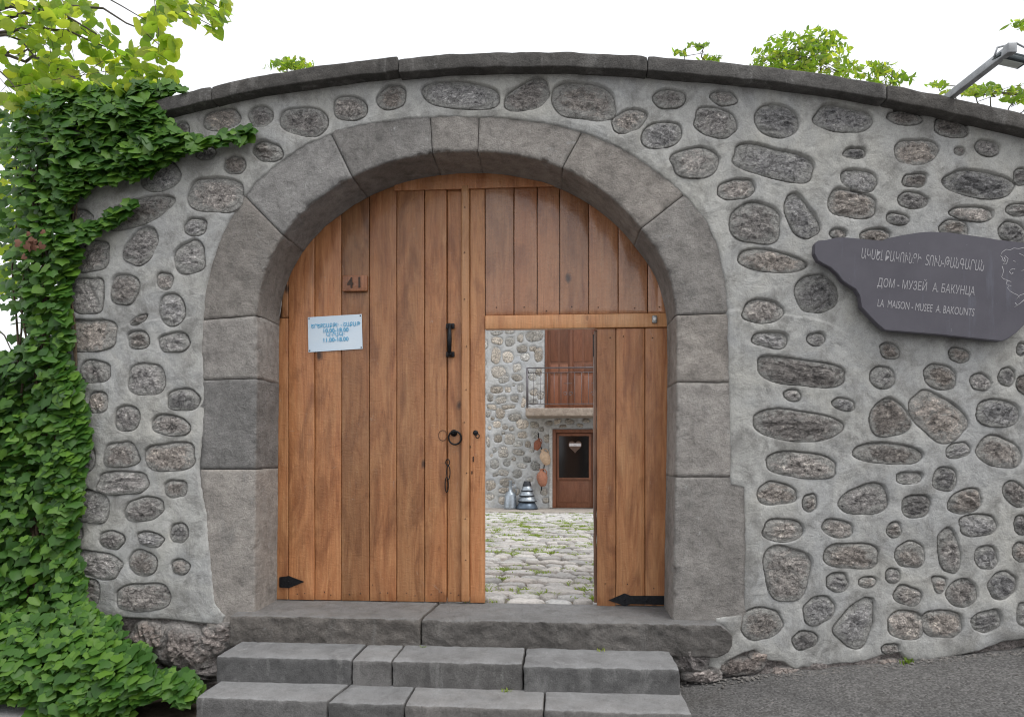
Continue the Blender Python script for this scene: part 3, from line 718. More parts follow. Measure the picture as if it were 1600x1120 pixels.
c = M.mix(1.0, c, v, 'MULTIPLY'); c = M.mix(M.math('FRACT', M.math('MULTIPLY', M.rnd(), 5.7)), c, M.mix(1.0, c, (1.04, .99, .95), 'MULTIPLY')); M.color(c)
M.bump(M.noise(co, 30, 7, .7), .5, .012); COBBLE = M.m
cob_meshes = []
for k in range(10):
    r = random.Random(100 + k); V = [(0, 0, .031)]; na = 11; F = []
    ph = [r.uniform(0, 6.28) for _ in range(3)]
    for qi, (q_, z_) in enumerate(((.5, .030), (.82, .026), (.97, .010), (1.03, -.05))):
        for a in range(na):
            t = 2 * math.pi * a / na; rr = (abs(math.cos(t)) ** 3.4 + abs(math.sin(t)) ** 3.4) ** (-1 / 3.4) * (1 + .10 * math.cos(2 * t + ph[0]) + .10 * math.cos(3 * t + ph[1]) + .05 * math.cos(5 * t + ph[2]))
            V.append((.5 * q_ * rr * math.cos(t), .5 * q_ * rr * math.sin(t), z_ + r.uniform(-.006, .006)))
    for a in range(na): F.append((0, 1 + a, 1 + (a + 1) % na))
    for j in range(3):
        for a in range(na): F.append((1 + j * na + a, 1 + (j + 1) * na + a, 1 + (j + 1) * na + (a + 1) % na, 1 + j * na + (a + 1) % na))
    me = mesh_np('cobble', V, F); me.materials.append(COBBLE); cob_meshes.append(me)
rc = random.Random(21); cobs = []
y = .56; row = 0
while y < 9.2:
    d_ = rc.uniform(.13, .20); x = -1.6 + rc.uniform(0, .2)
    while x < 3.2:
        w_ = rc.uniform(.13, .32); cobs.append((x + w_ / 2, y + rc.uniform(-.03, .03), w_ * .98, d_ * rc.uniform(.92, 1.12), rc.uniform(-.22, .22), rc.randrange(10), rc.uniform(-.012, .01))); x += w_
    y += d_; row += 1
def cob_vis(c):
    px, py = proj(c[0], court_z(c[1]), c[1]); return 740 < px < 950
vis = [c for c in cobs if cob_vis(c)]; vis.sort(key=lambda c: c[1]); main = vis[:300]; rest = [c for c in cobs if c not in set(main)]
for c in main:
    o = bpy.data.objects.new('cobble', cob_meshes[c[5]]); col.objects.link(o); o.parent = court
    o.location = (c[0], c[1], float(court_z(c[1])) + c[6]); o.rotation_euler = (0, 0, c[4]); o.scale = (c[2], c[3], 1)
RV, RF, off = [], [], 0
for c in rest:
    me = cob_meshes[c[5]]; co_ = np.array([v.co[:] for v in me.vertices]) * (c[2], c[3], 1)
    ca, sa = math.cos(c[4]), math.sin(c[4])
    RV.append(np.stack([co_[:, 0] * ca - co_[:, 1] * sa + c[0], co_[:, 0] * sa + co_[:, 1] * ca + c[1], co_[:, 2] + court_z(c[1]) + c[6]], 1))
    RF += [tuple(i + off for i in p.vertices) for p in me.polygons]; off += len(co_)
tag(part('cobbles', np.concatenate(RV), RF, COBBLE, court), kind='stuff')
# grass in the joints
rg = random.Random(33); GV, GF = [], []
def blade(x, y, z, h, a, lean):
    o = len(GV); w = .004 + h * .05; ca, sa = math.cos(a), math.sin(a)
    GV.extend([(x - w * sa, y + w * ca, z), (x + w * sa, y - w * ca, z), (x + lean * ca * .5 + w * .6 * sa, y + lean * sa * .5 - w * .6 * ca, z + h * .7), (x + lean * ca, y + lean * sa, z + h)])
    GF.extend([(o, o + 1, o + 2), (o, o + 2, o + 3)])
for k in range(230):
    c = rg.choice(vis if k < 150 else cobs)
    gx = c[0] + rg.choice((-.5, .5)) * c[2]; gy = c[1] + rg.choice((-.5, .5)) * c[3]
    for b_ in range(rg.randint(20, 70)):
        x_ = gx + rg.gauss(0, .07); y_ = gy + rg.gauss(0, .04)
        blade(x_, y_, float(court_z(y_)) + .015, rg.uniform(.012, .034), rg.uniform(0, 6.28), rg.uniform(.02, .06))
GRASS = m_leaf('grass_blades', (.14, .22, .03), (.21, .31, .045), (.30, .34, .07), .3, .6)
tag(obj('grass', mesh_np('grass', GV, GF, False), GRASS), 'short green grass growing between the courtyard cobbles', 'grass', kind='stuff')

# ------------------------------------------------------------------ house across the courtyard
HY = 10.2
house = tag(empty('stone_house', (.6, HY, -.12)), 'pale rubble stone house with balcony across the cobbled courtyard', 'house')
HM = m_mortar('house_mortar', (.64, .64, .625), (.56, .58, .60), (.44, .44, .43), .3)
HS = m_fieldstone('house_stone', (.22, .22, .215), (.40, .395, .375), (.60, .59, .565), (.66, .655, .64), .62, .12)
_c = [(137,118,65,42),(212,125,55,48),(272,103,32,48),(355,90,95,66),(135,72,70,28),(210,66,50,26),(130,205,50,92),(200,215,62,64),(283,167,60,40),(300,215,52,45),(380,200,50,80),(345,165,40,28),(145,302,80,66),(176,340,60,52),(253,277,48,46),(252,335,58,42),
(135,405,72,42),(200,405,36,34),(273,398,36,44),(233,378,18,14),(98,452,36,44),(160,465,66,42),(240,457,50,42),(292,480,24,60),(105,505,54,30),(205,505,80,22),(85,545,28,40),(155,543,52,58),(240,565,75,38),(285,605,72,56),(135,607,46,38),(183,622,34,26),
(220,634,28,22),(93,628,22,24),(110,573,22,18),(355,610,50,38),(173,658,22,16),(142,690,46,46),(210,692,60,62),(258,722,56,32),(285,668,56,40),(83,705,22,66),(316,722,36,40),(358,668,44,38),(122,760,24,28),(171,767,54,66),(262,770,72,32),(103,788,20,20),
(340,758,30,26),(233,808,24,24),(122,838,52,52),(193,830,40,38),(280,847,54,30),(312,812,44,34),(173,888,60,40),(255,895,58,44),(360,850,58,46),(128,900,34,20),(195,945,86,50),(100,960,56,54),(175,992,58,32),(250,1000,40,38),(95,1030,48,38),(165,1050,40,44),
(395,636,30,26),(428,690,36,50),(440,600,40,28),(490,590,40,26),(560,590,50,28),(655,585,40,28),(430,780,24,40),(410,1000,40,40),(330,930,36,30),(420,1050,36,30),(620,612,40,18),(520,618,40,16),(60,140,40,50),(50,250,46,40),(55,340,40,50),(50,420,40,40),(40,600,50,46),(45,760,40,50),(50,870,46,40),
(345,330,40,44),(380,300,36,40),(350,420,44,40),(390,440,36,46),(350,480,50,26)]
hst = []
for i, (a, b, w, h) in enumerate(_c):
    rr = random.Random(i); hst.append((740 + a / 3.733, 500 + b / 3.733, w * 1.08 / 3.733, h * 1.08 / 3.733, rr.uniform(-14, 14), rr.uniform(2.3, 3.2), rr.uniform(-.12, .12)))
rs = random.Random(77)
for k in range(1500):
    cx, cy = rs.uniform(600, 1130), rs.uniform(395, 800)
    if 752 < cx < 930 and cy > 512: continue
    w = rs.choice([9, 12, 15, 19]); h = w * rs.uniform(.6, .9)
    if 843 < cx < 945 and cy < 650: continue
    if 855 < cx < 945 and cy > 655: continue
    if all(math.hypot(cx - a[0], cy - a[1]) > (w + a[2]) * .55 + 1 for a in hst): hst.append((cx, cy, w, h, rs.uniform(-20, 20), 2.6, 0))
hx = np.arange(-3.2, 4.6, .024); hz = np.arange(-.2, 5.4, .024)
DR = [at(863.5, 671, HY), at(933, 795, HY)]; BR = [at(852, 440, HY), at(934, 639, HY)]
def rect_d(X, Z, a, b): return np.maximum(np.maximum(a[0] - X, X - b[0]), np.maximum(b[1] - Z, Z - a[1]))
def house_poly(px, py, X, Z): return np.minimum(rect_d(X, Z, *DR), rect_d(X, Z, *BR)) * 70.
X, Z, yy, d, _, _ = rubble_sheet(hx, hz, HY, house_poly, hst, 70., recess=.03, und=.02)
yy = np.clip(yy, -.03, .045); kp = d > -1.2
kf = kp[:-1, :-1] & kp[1:, :-1] & kp[1:, 1:] & kp[:-1, 1:]; I = np.arange(X.size).reshape(X.shape)
part('wall', np.stack([X, HY + yy, Z], -1).reshape(-1, 3), np.stack([I[:-1, :-1], I[1:, :-1], I[1:, 1:], I[:-1, 1:]], -1)[kf], HM, house)
for x0, x1 in ((-7, -3.2), (4.58, 8)): box_wall('wall', x0, x1, HY - .01, HY + .3, -.3, 5.4, HM, house, 0)
box_wall('wall', -7, 8, HY + .31, HY + 5, -.3, 5.35, HM, house, 0)
box_wall('roof', -7.5, 8.5, HY - .6, HY + 5.5, 5.41, 5.6, m_plain('roof_sheet', (.30, .14, .10), .7), house, 0)
for i, s in enumerate(hst):
    stone_part('stone', stone_mesh(s, stone_par(s, i), HY, i, na=18, nr=4, edge=.012, mid=-.008, amp=.012, gapf=.6), HS, house)
BROWN = m_wood('brown_door_wood', (.21, .085, .045), (.15, .058, .03), (.26, .11, .06), (.4, .55), .1, .12)
GLASS = Mat('dark_glass', .08, .5); GLASS.color((.012, .011, .011)); GLASS = GLASS.m
RAIL = m_plain('rail_paint', (.16, .15, .16), .5, .5)
def hp(px, py, y=HY): x, z = at(px, py, y); return float(x), float(z)
# lower door
(dx0, dz1), (dx1, dz0) = DR; dz0 = -.11; yb = HY + .05
fr = .07
door = box_wall('door', dx0 + fr, dx1 - fr, yb, yb + .04, dz0, dz1 - fr, BROWN, house)
for a, b, c_, d_ in ((dx0 - .005, dx0 + fr, dz0, dz1 + .005), (dx1 - fr, dx1 + .005, dz0, dz1 + .005), (dx0 + fr, dx1 - fr, dz1 - fr, dz1 + .005)):
    box_wall('door_frame', a, b, yb - .07, yb + .05, c_, d_, BROWN, house)
gx0, gz1 = hp(873.5, 681, yb); gx1, gz0 = hp(920, 746, yb)
box_wall('glass_pane', gx0, gx1, yb - .006, yb, gz0, gz1, GLASS, door, 0).matrix_parent_inverse = Matrix()
for a, b, c_, d_ in ((gx0 - .05, gx0, gz0 - .05, gz1 + .05), (gx1, gx1 + .05, gz0 - .05, gz1 + .05), (gx0, gx1, gz1, gz1 + .05), (gx0, gx1, gz0 - .05, gz0)):
    box_wall('glazing_bead', a, b, yb - .018, yb, c_, d_, BROWN, door, .004).matrix_parent_inverse = Matrix()
box_wall('door_panel', gx0, gx1, yb - .012, yb, dz0 + .12, gz0 - .09, BROWN, door, .006).matrix_parent_inverse = Matrix()
# pale reveal strip left of the lower door
box_wall('door_surround', dx0 - .075, dx0 - .006, HY - .025, HY + .06, dz0, dz1 + .02, m_plain('pale_plaster', (.55, .55, .53), .9), house)
# balcony door, two leaves
(bx0, bz1), (bx1, bz0) = BR; bm_ = hp(892, 560)[0]; yb = HY + .06
for a, b in ((bx0 + .05, bm_ - .004), (bm_ + .004, bx1 - .05)):
    lf = box_wall('balcony_door_leaf', a, b, yb, yb + .04, bz0, bz1 - .05, BROWN, house)
    for z0_, z1_ in ((bz0 + .08, hp(0, 594)[1]), (hp(0, 590)[1], hp(0, 577)[1]), (hp(0, 573)[1], bz1 - .2)):
        for k in range(2):
            w_ = (b - a - .16) / 2; a_ = a + .06 + k * (w_ + .04)
            box_wall('door_panel', a_, a_ + w_, yb - .012, yb, z0_, z1_, BROWN, lf, .006).matrix_parent_inverse = Matrix()
box_wall('cover_strip', bm_ - .035, bm_ + .035, yb - .03, yb - .001, bz0, bz1 - .05, BROWN, house, .008)
for a, b, c_, d_ in ((bx0 - .005, bx0 + .05, bz0, bz1), (bx1 - .05, bx1 + .005, bz0, bz1), (bx0 - .005, bx1 + .005, bz1 - .05, bz1 + .03)):
    box_wall('door_frame', a, b, yb - .07, yb + .05, c_, d_, BROWN, house)
# balcony
YF = 9.35
sx0, sz1 = hp(821, 637.5, YF); _, sz0 = hp(821, 650, YF)
bal = box_wall('balcony_slab', sx0, sx0 + 2.9, YF, HY - .0, sz0, sz1, m_basalt('balcony_concrete', (.30, .27, .24), (.42, .39, .36), .3, .8), house, .015, (30, 8, 3))
PI_ = Matrix.Translation(-world_loc(house))
rz = hp(822, 575, YF + .05)[1]; ry = YF + .05; rx0 = sx0 + .03; rx1 = sx0 + 2.85
def rpart(name, pts, rad): 
    V, F = tube(pts, rad, 6); o = part(name, V, F, RAIL, bal); return o
rpart('handrail', [(rx0, ry, rz), (rx1, ry, rz)], .014); rpart('handrail', [(rx0, ry, rz), (rx0, HY, rz)], .014)
rpart('rail', [(rx0, ry, sz1 + .09), (rx1, ry, sz1 + .09)], .008); rpart('rail', [(rx0, ry, rz - .1), (rx1, ry, rz - .1)], .008)
rpart('rail', [(rx0, ry, sz1 + .09), (rx0, HY, sz1 + .09)], .008); rpart('rail', [(rx0, ry, rz - .1), (rx0, HY, rz - .1)], .008)
rpart('post', [(rx0, ry, sz1), (rx0, ry, rz)], .02); rpart('post', [(rx1, ry, sz1), (rx1, ry, rz)], .02)
k = 0; x_ = rx0 + .14
while x_ < rx1 - .05:
    rpart('baluster', [(x_, ry, sz1 + .09), (x_, ry, rz - .1)], .006)
    if k % 4 == 1:
        zc = sz1 + .30
        for sg in (-1, 1):
            rpart('scroll', [(x_ + sg * (.055 + .05 * math.cos(t) * (1 - t / 9)), ry, zc + sg * 0 + .05 * math.sin(t) * (1 - t / 9)) for t in np.linspace(0, 6.0, 14)], .006)
        rpart('cross_bar', [(x_ - .09, ry, zc + .22), (x_ + .09, ry, zc + .22)], .006)
    x_ += .145; k += 1
for yv in np.arange(ry + .16, HY - .05, .16): rpart('baluster', [(rx0, yv, sz1 + .09), (rx0, yv, rz - .1)], .006)
# pavement strip before the house
PAVE = m_basalt('pavement_concrete', (.30, .30, .29), (.40, .40, .39), .2, .3)
pv = box_wall('pavement', -7, 8, 9.3, HY + .3, -.35, -.12, PAVE, None, .01); tag(pv, kind='structure', label='low concrete pavement strip along the house front')

# ------------------------------------------------------------------ things by the house wall
ZP = -.12
ZINC = m_plain('zinc', (.36, .40, .44), .38, .7, .3, 14, .1); DARKM = m_plain('dark_enamel', (.035, .038, .045), .4, .4, .4, 14)
pots = [(.235, .17, 0), (.20, .13, .165), (.165, .12, .285), (.13, .12, .395), (.095, .11, .505)]
px0 = hp(823.5, 790, 9.92)[0]
for i, (r, h, z) in enumerate(pots):
    V, F = lathe([(r * .84, 0), (r * .92, .01), (r * 1.0, h * .12), (r, h * .2), (r * .9, h * .5), (r * .74, h * .93), (r * .70, h * .97), (r * .70, h)], 24)
    p = obj('metal_pot', mesh_np('metal_pot', V, F), [DARKM, ZINC, ZINC, ZINC, DARKM][i] if i else m_plain('blue_grey_enamel', (.10, .13, .17), .35, .5, .3, 12)); p.location = (px0 + [0, .01, -.005, .004, 0][i], 9.92, ZP + z)
    V2, F2 = lathe([(r * .95, -.002), (r * 1.045, .004), (r * 1.045, .02), (r * .95, .028)], 24); rim = obj('rim', mesh_np('rim', V2, F2), DARKM, p)
    tag(p, ['wide blue-grey metal pot at the bottom of the stack by the house wall', 'zinc pot second from the bottom of the stack by the house wall', 'grey metal pot in the middle of the stack by the house wall',
            'small zinc pot second from the top of the stack by the house wall', 'smallest dark pot on top of the stack by the house wall'][i], 'pot', 'metal pots stacked by the house wall')
V, F = lathe([(.135, 0), (.145, .02), (.14, .05), (.125, .30), (.10, .36), (.045, .40), (.035, .44), (.034, .60), (.05, .62), (.05, .63)], 22)
jug = tag(obj('metal_churn', mesh_np('metal_churn', V, F), ZINC), 'grey metal churn with a narrow neck beside the stacked pots', 'churn'); jug.location = (hp(797.5, 790, 9.95)[0], 9.95, ZP)
V, F = tube([(.03, 0, .56), (.11, 0, .52), (.13, 0, .40), (.12, 0, .33)], .01, 6); obj('handle', mesh_np('handle', V, F), ZINC, jug)
CLAY = [m_plain('red_clay', (.27, .10, .06), .8, 0, .35, 10), m_plain('buff_clay', (.58, .42, .29), .8, 0, .2, 10), m_plain('terracotta', (.42, .19, .12), .8, 0, .25, 10)]
for i, (px, py, s, tl) in enumerate(((840, 694, .215, .25), (851.5, 714, .29, -.35), (847, 746, .31, -.12))):
    V, F = lathe([(.12, -.5), (.16, -.48), (.26, -.3), (.32, -.02), (.30, .15), (.20, .30), (.10, .37), (.085, .46), (.13, .5), (.12, .51)], 20)
    P = at3(px, py, HY - .13); jg = obj('clay_jug', mesh_np('clay_jug', V, F), CLAY[i]); jg.location = P; jg.scale = (s * 1.25,) * 3; jg.rotation_euler = (0, tl, 0)
    V, F = tube([(.09, 0, .46), (.22, 0, .45), (.30, 0, .30), (.27, 0, .12)], .035, 8); obj('handle', mesh_np('handle', V, F), CLAY[i], jg)
    tag(jg, ['dark red clay jug, topmost of three hanging beside the brown door', 'cream clay jug hanging between the dark red and the terracotta jugs', 'large terracotta jug, lowest of three hanging beside the brown door'][i], 'jug', 'clay jugs hanging on the house wall')
rp = [at3(841, 676, HY - .05), at3(842, 690, HY - .06), at3(847, 703, HY - .06), at3(852, 713, HY - .06), at3(850, 730, HY - .06), at3(847, 745, HY - .06), at3(846, 766, HY - .1)]
V, F = tube(rp, .012, 6); tag(obj('rope', mesh_np('rope', V, F), IRON), 'dark rope on which the three clay jugs hang', 'rope')
hv = []
for t in np.linspace(0, 2 * math.pi, 40, endpoint=False):
    hv.append((16 * math.sin(t) ** 3 / 16, (13 * math.cos(t) - 5 * math.cos(2 * t) - 2 * math.cos(3 * t) - math.cos(4 * t)) / 16))
hc = hp(898.5, 697, HY + .03)
V, F = prism([(hc[0] + a * .15, hc[1] + b * .155) for a, b in hv], HY + .005, HY + .035)
hrt = tag(obj('heart_sign', mesh_np('heart_sign', V, F, False), m_plain('brown_heart', (.13, .08, .06), .5, 0, .3, 20)), 'brown heart-shaped sign with white strip on the glazed brown door', 'sign')
box_wall('white_strip', hc[0] - .13, hc[0] + .13, HY - .004, HY + .004, hc[1] + .0, hc[1] + .065, m_plain('strip_white', (.75, .72, .74), .6), hrt, 0)

# ================================================================== THE GATE
GYF = .378                                                     # front face of the planks
def gx(px, py=720): return float(at(px, py, GYF)[0])
def gzv(px, py): return float(at(px, py, GYF)[1])
lleaf = tag(empty('gate_leaf', (gx(438), GYF, .02)), 'closed left gate leaf of wide varnished planks carrying the ring knocker', 'gate', 'leaves of the arched wooden gate')
rleaf = tag(empty('gate_leaf', (gx(1045), GYF, .02)), 'right gate leaf with the open wicket doorway cut into its planks', 'gate', 'leaves of the arched wooden gate')
rpk = random.Random(4)
def plank(name, x0, x1, z0, z1, mat, parent, y=GYF, th=.042, r=.005, clip=True, seed=0, gap=.0022):
    x0 += gap; x1 -= gap
    nz = max(2, int((z1 - z0) / .06)); V, F = rbox(x1 - x0, th, z1 - z0, 3, 1, nz, r)
    u = V[:, 2] / (z1 - z0) + .5; X = V[:, 0] + (x0 + x1) / 2
    zt = np.array([min(z1, arch_z(x) + .05) for x in X]) if clip else np.full(len(X), z1)
    Z = z0 + u * (zt - z0)
    dy = rpk.uniform(-.003, .003); cup = rpk.uniform(-.003, .003)
    Y = V[:, 1] + y + th / 2 + dy + cup * ((X - (x0 + x1) / 2) / (x1 - x0) * 2) ** 2 + .0025 * fbm(Z * 2.2 + seed, X * 3 + seed, 9, 3)
    X = X + .0012 * fbm(Z * 6 + seed * 3.3, Z * 0, 14, 3) * np.sign(V[:, 0])
    return part(name, np.stack([X, Y, Z], 1), F, mat, parent)
LB = [437, 451, 491.5, 533.5, 577, 620, 663.5, 698, 723]
for i in range(8):
    if i == 0:
        zc = gzv(445, 497); plank('plank', gx(430), gx(451), .004, zc, WOOD, lleaf, seed=1); plank('plank', gx(430), gx(451), zc + .004, 3.3, WOOD, lleaf, seed=2); continue
    plank('plank', gx(LB[i]), gx(LB[i + 1]), .003, 3.3, WOOD, lleaf, seed=10 + i, y=GYF + (.012 if i == 7 else 0))
# cover strip
V, F = rbox(gx(734) - gx(721), .035, arch_z(0) - .0, 4, 3, 40, .014); V = V + np.array([(gx(734) + gx(721)) / 2, GYF - .004, arch_z(0) / 2 + .01])
V[:, 0] += .002 * fbm(V[:, 2] * 3, V[:, 2] * 0, 3, 3); V[:, 2] = np.minimum(V[:, 2], gzv(727, 292))
part('cover_strip', V, F, WOOD_T, lleaf)
# right leaf
zr1, zr0 = gzv(900, 491.5), gzv(900, 513)
plank('stile', gx(734), gx(758), .0, 3.3, WOOD, rleaf, seed=30)
UB = [758, 803, 839.5, 874.5, 920, 966, 1012, 1056]
for i in range(7): plank('plank', gx(UB[i]), gx(UB[i + 1]), zr1 + .003, 3.3, WOOD_R, rleaf, seed=40 + i)
plank('rail', gx(758), gx(1056), zr0, zr1, WOOD_T, rleaf, y=GYF - .012, th=.06, clip=False, seed=50)
LBR = [932.5, 962.5, 1008, 1056]
for i in range(3): plank('plank', gx(LBR[i]), gx(LBR[i + 1]), -.012 if i == 0 else .0, zr0 - .003, WOOD, rleaf, clip=False, seed=60 + i)
# head board across the top of the planks
hb = [(gx(p), arch_z(gx(p)) + .03) for p in np.linspace(617, 882, 16)]
zb = gzv(745, 296)
V, F = prism([(gx(617), zb), (gx(882), zb)] + hb[::-1], GYF - .02, GYF - .006)
part('head_board', V, F, WOOD_R, lleaf, False)
# unseen boards added behind the planks to stop courtyard light in the joints
def backing(name, x0, x1, z0, z1, parent):
    n = 14; top = [(x, min(z1, arch_z(x) + .04)) for x in np.linspace(x0, x1, n)]
    V, F = prism([(x0, z0), (x1, z0)] + top[::-1], GYF + .052, GYF + .075); return part(name, V, F, WOOD_R, parent, False)
backing('back_board', gx(430), gx(720), .03, 3.3, lleaf); backing('back_board', gx(740), gx(1056), zr0 + .02, 3.3, rleaf); backing('back_board', gx(940), gx(1056), .03, zr0 + .01, rleaf)
backing('back_board', gx(712), gx(752), .03, 3.3, lleaf)
# rebate and lock side of the wicket opening
V, F = rbox(.022, .05, zr0 - .02, 1, 1, 40, .004); V[:, 0] += .006 * fbm(V[:, 2] * 9, V[:, 1] * 5, 2, 4)
part('rebate', V + np.array([gx(932.5) - .009, GYF + .05, zr0 / 2]), F, m_wood('worn_edge_wood', (.16, .085, .05), (.06, .03, .02), (.25, .15, .1)), rleaf)
box_wall('strike_plate', gx(927), gx(933), GYF + .03, GYF + .06, gzv(930, 556), gzv(930, 521), IRON, rleaf)
# hardware
def strap(parent, pts, y):
    V, F = prism([(gx(a), gzv(a, b)) for a, b in pts], y - .007, y); o = part('hinge_strap', V, F, IRON, parent, False); bevel_mesh(o.data, .002)
    return o
h1 = strap(lleaf, [(437, 901), (452, 899), (462, 903), (476, 908), (462, 914), (452, 918), (437, 917)], GYF - .003)
h2 = strap(rleaf, [(1044, 930), (985, 930), (976, 926), (962, 932), (950, 937), (962, 941), (976, 946), (985, 943), (1044, 944)], GYF - .003)
def rivet(px, py, parent, hinge, r=.007, mat=IRON):
    V, F = lathe([(r, 0), (r * .9, .004), (r * .5, .007)], 10); V = [(gx(px) + a, GYF - .009 - c_, gzv(px, py) + b) for a, b, c_ in V]
    o = part('rivet', V, F, mat, hinge); o.matrix_parent_inverse = Matrix()
rivet(452, 908, lleaf, h1); rivet(976, 936, rleaf, h2); rivet(1010, 937, rleaf, h2)
# pull handle
hx_, ht, hb_ = gx(704), gzv(704, 510), gzv(704, 554)
V1, F1 = tube([(hx_, GYF - .045, ht), (hx_, GYF - .05, (ht + hb_) / 2), (hx_, GYF - .045, hb_)], [.013, .017, .013], 10)
hd = part('pull_handle', V1, F1, IRON, lleaf)
for zz in (ht, hb_):
    V, F = join(rbox(.062, .012, .04, 2, 1, 2, .005), rbox(.03, .055, .03, 2, 2, 2, .01))
    V = [(hx_ + a, GYF - .008 + (b if abs(b) < .0065 else b - .02), zz + c_) for a, b, c_ in V]
    o = part('handle_foot', V, F, IRON, hd); o.matrix_parent_inverse = Matrix()
# ring knocker
rcx, rcz = gx(711.5), gzv(711, 684)
pts = [(rcx + .046 * math.sin(t), GYF - .022 - .008 * math.cos(t), rcz + .048 * math.cos(t)) for t in np.linspace(0, 2 * math.pi, 30)]
V, F = tube(pts, .0065, 8, False); kn = part('ring_knocker', V, F, IRON, lleaf)
V, F = lathe([(.026, 0), (.024, .005), (.012, .01), (.012, .03), (.006, .034)], 14); V = [(rcx - .012 + a, GYF + .004 - c_, rcz + .036 + b) for a, b, c_ in V]
o = part('staple', V, F, IRON, kn); o.matrix_parent_inverse = Matrix()
# hanging hasp chain
def link(cx, cz, w, h, y, rad=.004):
    return tube([(cx + w * math.sin(t), y, cz + h * math.cos(t)) for t in np.linspace(0, 2 * math.pi, 18)], rad, 6, False)
for (a, b, w, h) in ((700, 722, .014, .022), (701, 738, .012, .05), (698.5, 757, .012, .055)):
    V, F = link(gx(a), gzv(a, b), w, h, GYF - .012); part('chain_link', V, F, IRON, lleaf)
V, F = link(gx(692), gzv(692, 680), .032, .038, GYF - .004, .0022); part('worn_ring_mark', V, F, m_plain('rust_ring', (.12, .06, .035), .8), lleaf)
V, F = join(lathe([(.02, 0), (.018, .006), (.009, .01)], 12)); V = [(gx(743) + a, GYF - c_, gzv(743, 676) + b) for a, b, c_ in V]; part('keyhole_plate', V, F, IRON, rleaf)
V, F = link(gx(746.5), gzv(746, 681), .013, .015, GYF - .016, .004); part('latch_eye', V, F, IRON, rleaf)
for a, b, h in ((739.5, 717, .024), (737.5, 738, .014), (734.5, 698, .012)):
    V, F = rbox(.008, .004, h * 1.6, 1, 1, 1, .0015); part('nail_hole', V + np.array([gx(a), GYF - .003, gzv(a, b)]), F, IRON, rleaf)
# bell push on the rail
bx_, bz_ = gx(1022), gzv(1022, 500)
V, F = rbox(.036, .02, .056, 4, 1, 6, .012); bell = tag(obj('bell_push', mesh_np('bell_push', V, F), m_plain('bell_grey', (.32, .33, .33), .4, .6)), 'small metal bell push on the rail of the gate', 'bell push'); bell.location = (bx_, GYF - .023, bz_)
V, F = lathe([(.012, 0), (.012, .004), (.008, .007)], 14); V = [(a, -.010 - c_, b) for a, b, c_ in V]; obj('button', mesh_np('button', V, F), m_plain('button_white', (.8, .8, .8), .3), bell)

nv, nf = lathe([(.0045, 0), (.004, .0015), (.0015, .003)], 8); nmesh = mesh_np('nail', [(a, -c_, b) for a, b, c_ in nv], nf); nmesh.materials.append(m_plain('nail_iron', (.05, .035, .028), .7, .3))
def nail(px, py, parent, y=GYF):
    o = bpy.data.objects.new('nail', nmesh); col.objects.link(o); o.parent = parent; o.matrix_parent_inverse = Matrix.Translation(-world_loc(parent)); o.location = (gx(px, py), y - .002, gzv(px, py))
for i in range(1, 8):
    c0, c1 = LB[i], LB[i + 1]
    for py in (928,):
        if arch_z(gx((c0 + c1) / 2)) > gzv(600, py) + .1:
            nail(c0 + (c1 - c0) * rpk.uniform(.25, .4), py + rpk.uniform(-4, 4), lleaf); nail(c0 + (c1 - c0) * rpk.uniform(.6, .78), py + rpk.uniform(-4, 4), lleaf)
for py in range(330, 930, 67): nail(728 + rpk.uniform(-2, 2), py + rpk.uniform(-12, 12), lleaf, GYF - .0225)
for i in range(7): nail((UB[i] + UB[i + 1]) / 2 + rpk.uniform(-9, 6) * (i < 6) - (i == 6) * 4, 483 + rpk.uniform(-4, 3), rleaf)
for i in range(3):
    for py in (528, 915): nail(LBR[i] + 16 + rpk.uniform(-5, 5), py + rpk.uniform(-4, 4), rleaf)
# ------------------------------------------------------------------ number plate and notice
nx0, nz1 = gx(536.5), gzv(556, 431.5); nx1, nz0 = gx(575.5), gzv(556, 456.5)
plate = tag(empty('number_plate', ((nx0 + nx1) / 2, GYF - .012, (nz0 + nz1) / 2)), 'small wooden plate with the number 41 on the gate planks', 'number plate')
box_wall('board', nx0, nx1, GYF - .028, GYF - .004, nz0, nz1, m_wood('plate_wood', (.25, .105, .045), (.15, .06, .03), (.3, .14, .07)), plate, .006)
text_mesh('digits', '4 1', m_plain('digit_dark', (.05, .028, .018), .6), plate, ((nx0 + nx1) / 2 + .002, GYF - .030, (nz0 + nz1) / 2), .105, 0.02, width=.098, depth=.002, bold=.003)
PAPER = Mat('paper', .6, .3); PAPER.color(PAPER.mix(PAPER.ramp(PAPER.noise(PAPER.coord(), 3, 3), [(.3, 0.), (.7, 1.)]), (.60, .72, .84), (.72, .80, .86))); PAPER = PAPER.m
pc = [(481.5, 496), (565.5, 491), (567, 545), (482.5, 550.5)]
pcw = [(gx(a, b), gzv(a, b)) for a, b in pc]
ctr = (sum(p[0] for p in pcw) / 4, sum(p[1] for p in pcw) / 4)
notice = tag(empty('paper_notice', (ctr[0], GYF - .007, ctr[1])), 'pale blue paper notice with opening hours tacked on the gate', 'notice')
n = 12; A = []
for i in range(n + 1):
    for j in range(n + 1):
        u, v = i / n, j / n
        p = [(pcw[0][k] * (1 - u) + pcw[1][k] * u) * (1 - v) + (pcw[3][k] * (1 - u) + pcw[2][k] * u) * v for k in (0, 1)]
        A.append((p[0], GYF - .006 - .0015 * math.sin(u * 6 + v * 3) * math.sin(v * math.pi), p[1]))
I = np.arange((n + 1) ** 2).reshape(n + 1, n + 1); qf = [tuple(x) for x in np.stack([I[:-1, :-1], I[:-1, 1:], I[1:, 1:], I[1:, :-1]], -1).reshape(-1, 4)]
B = [(a, b + .0012, c_) for a, b, c_ in A]; m0 = len(A)
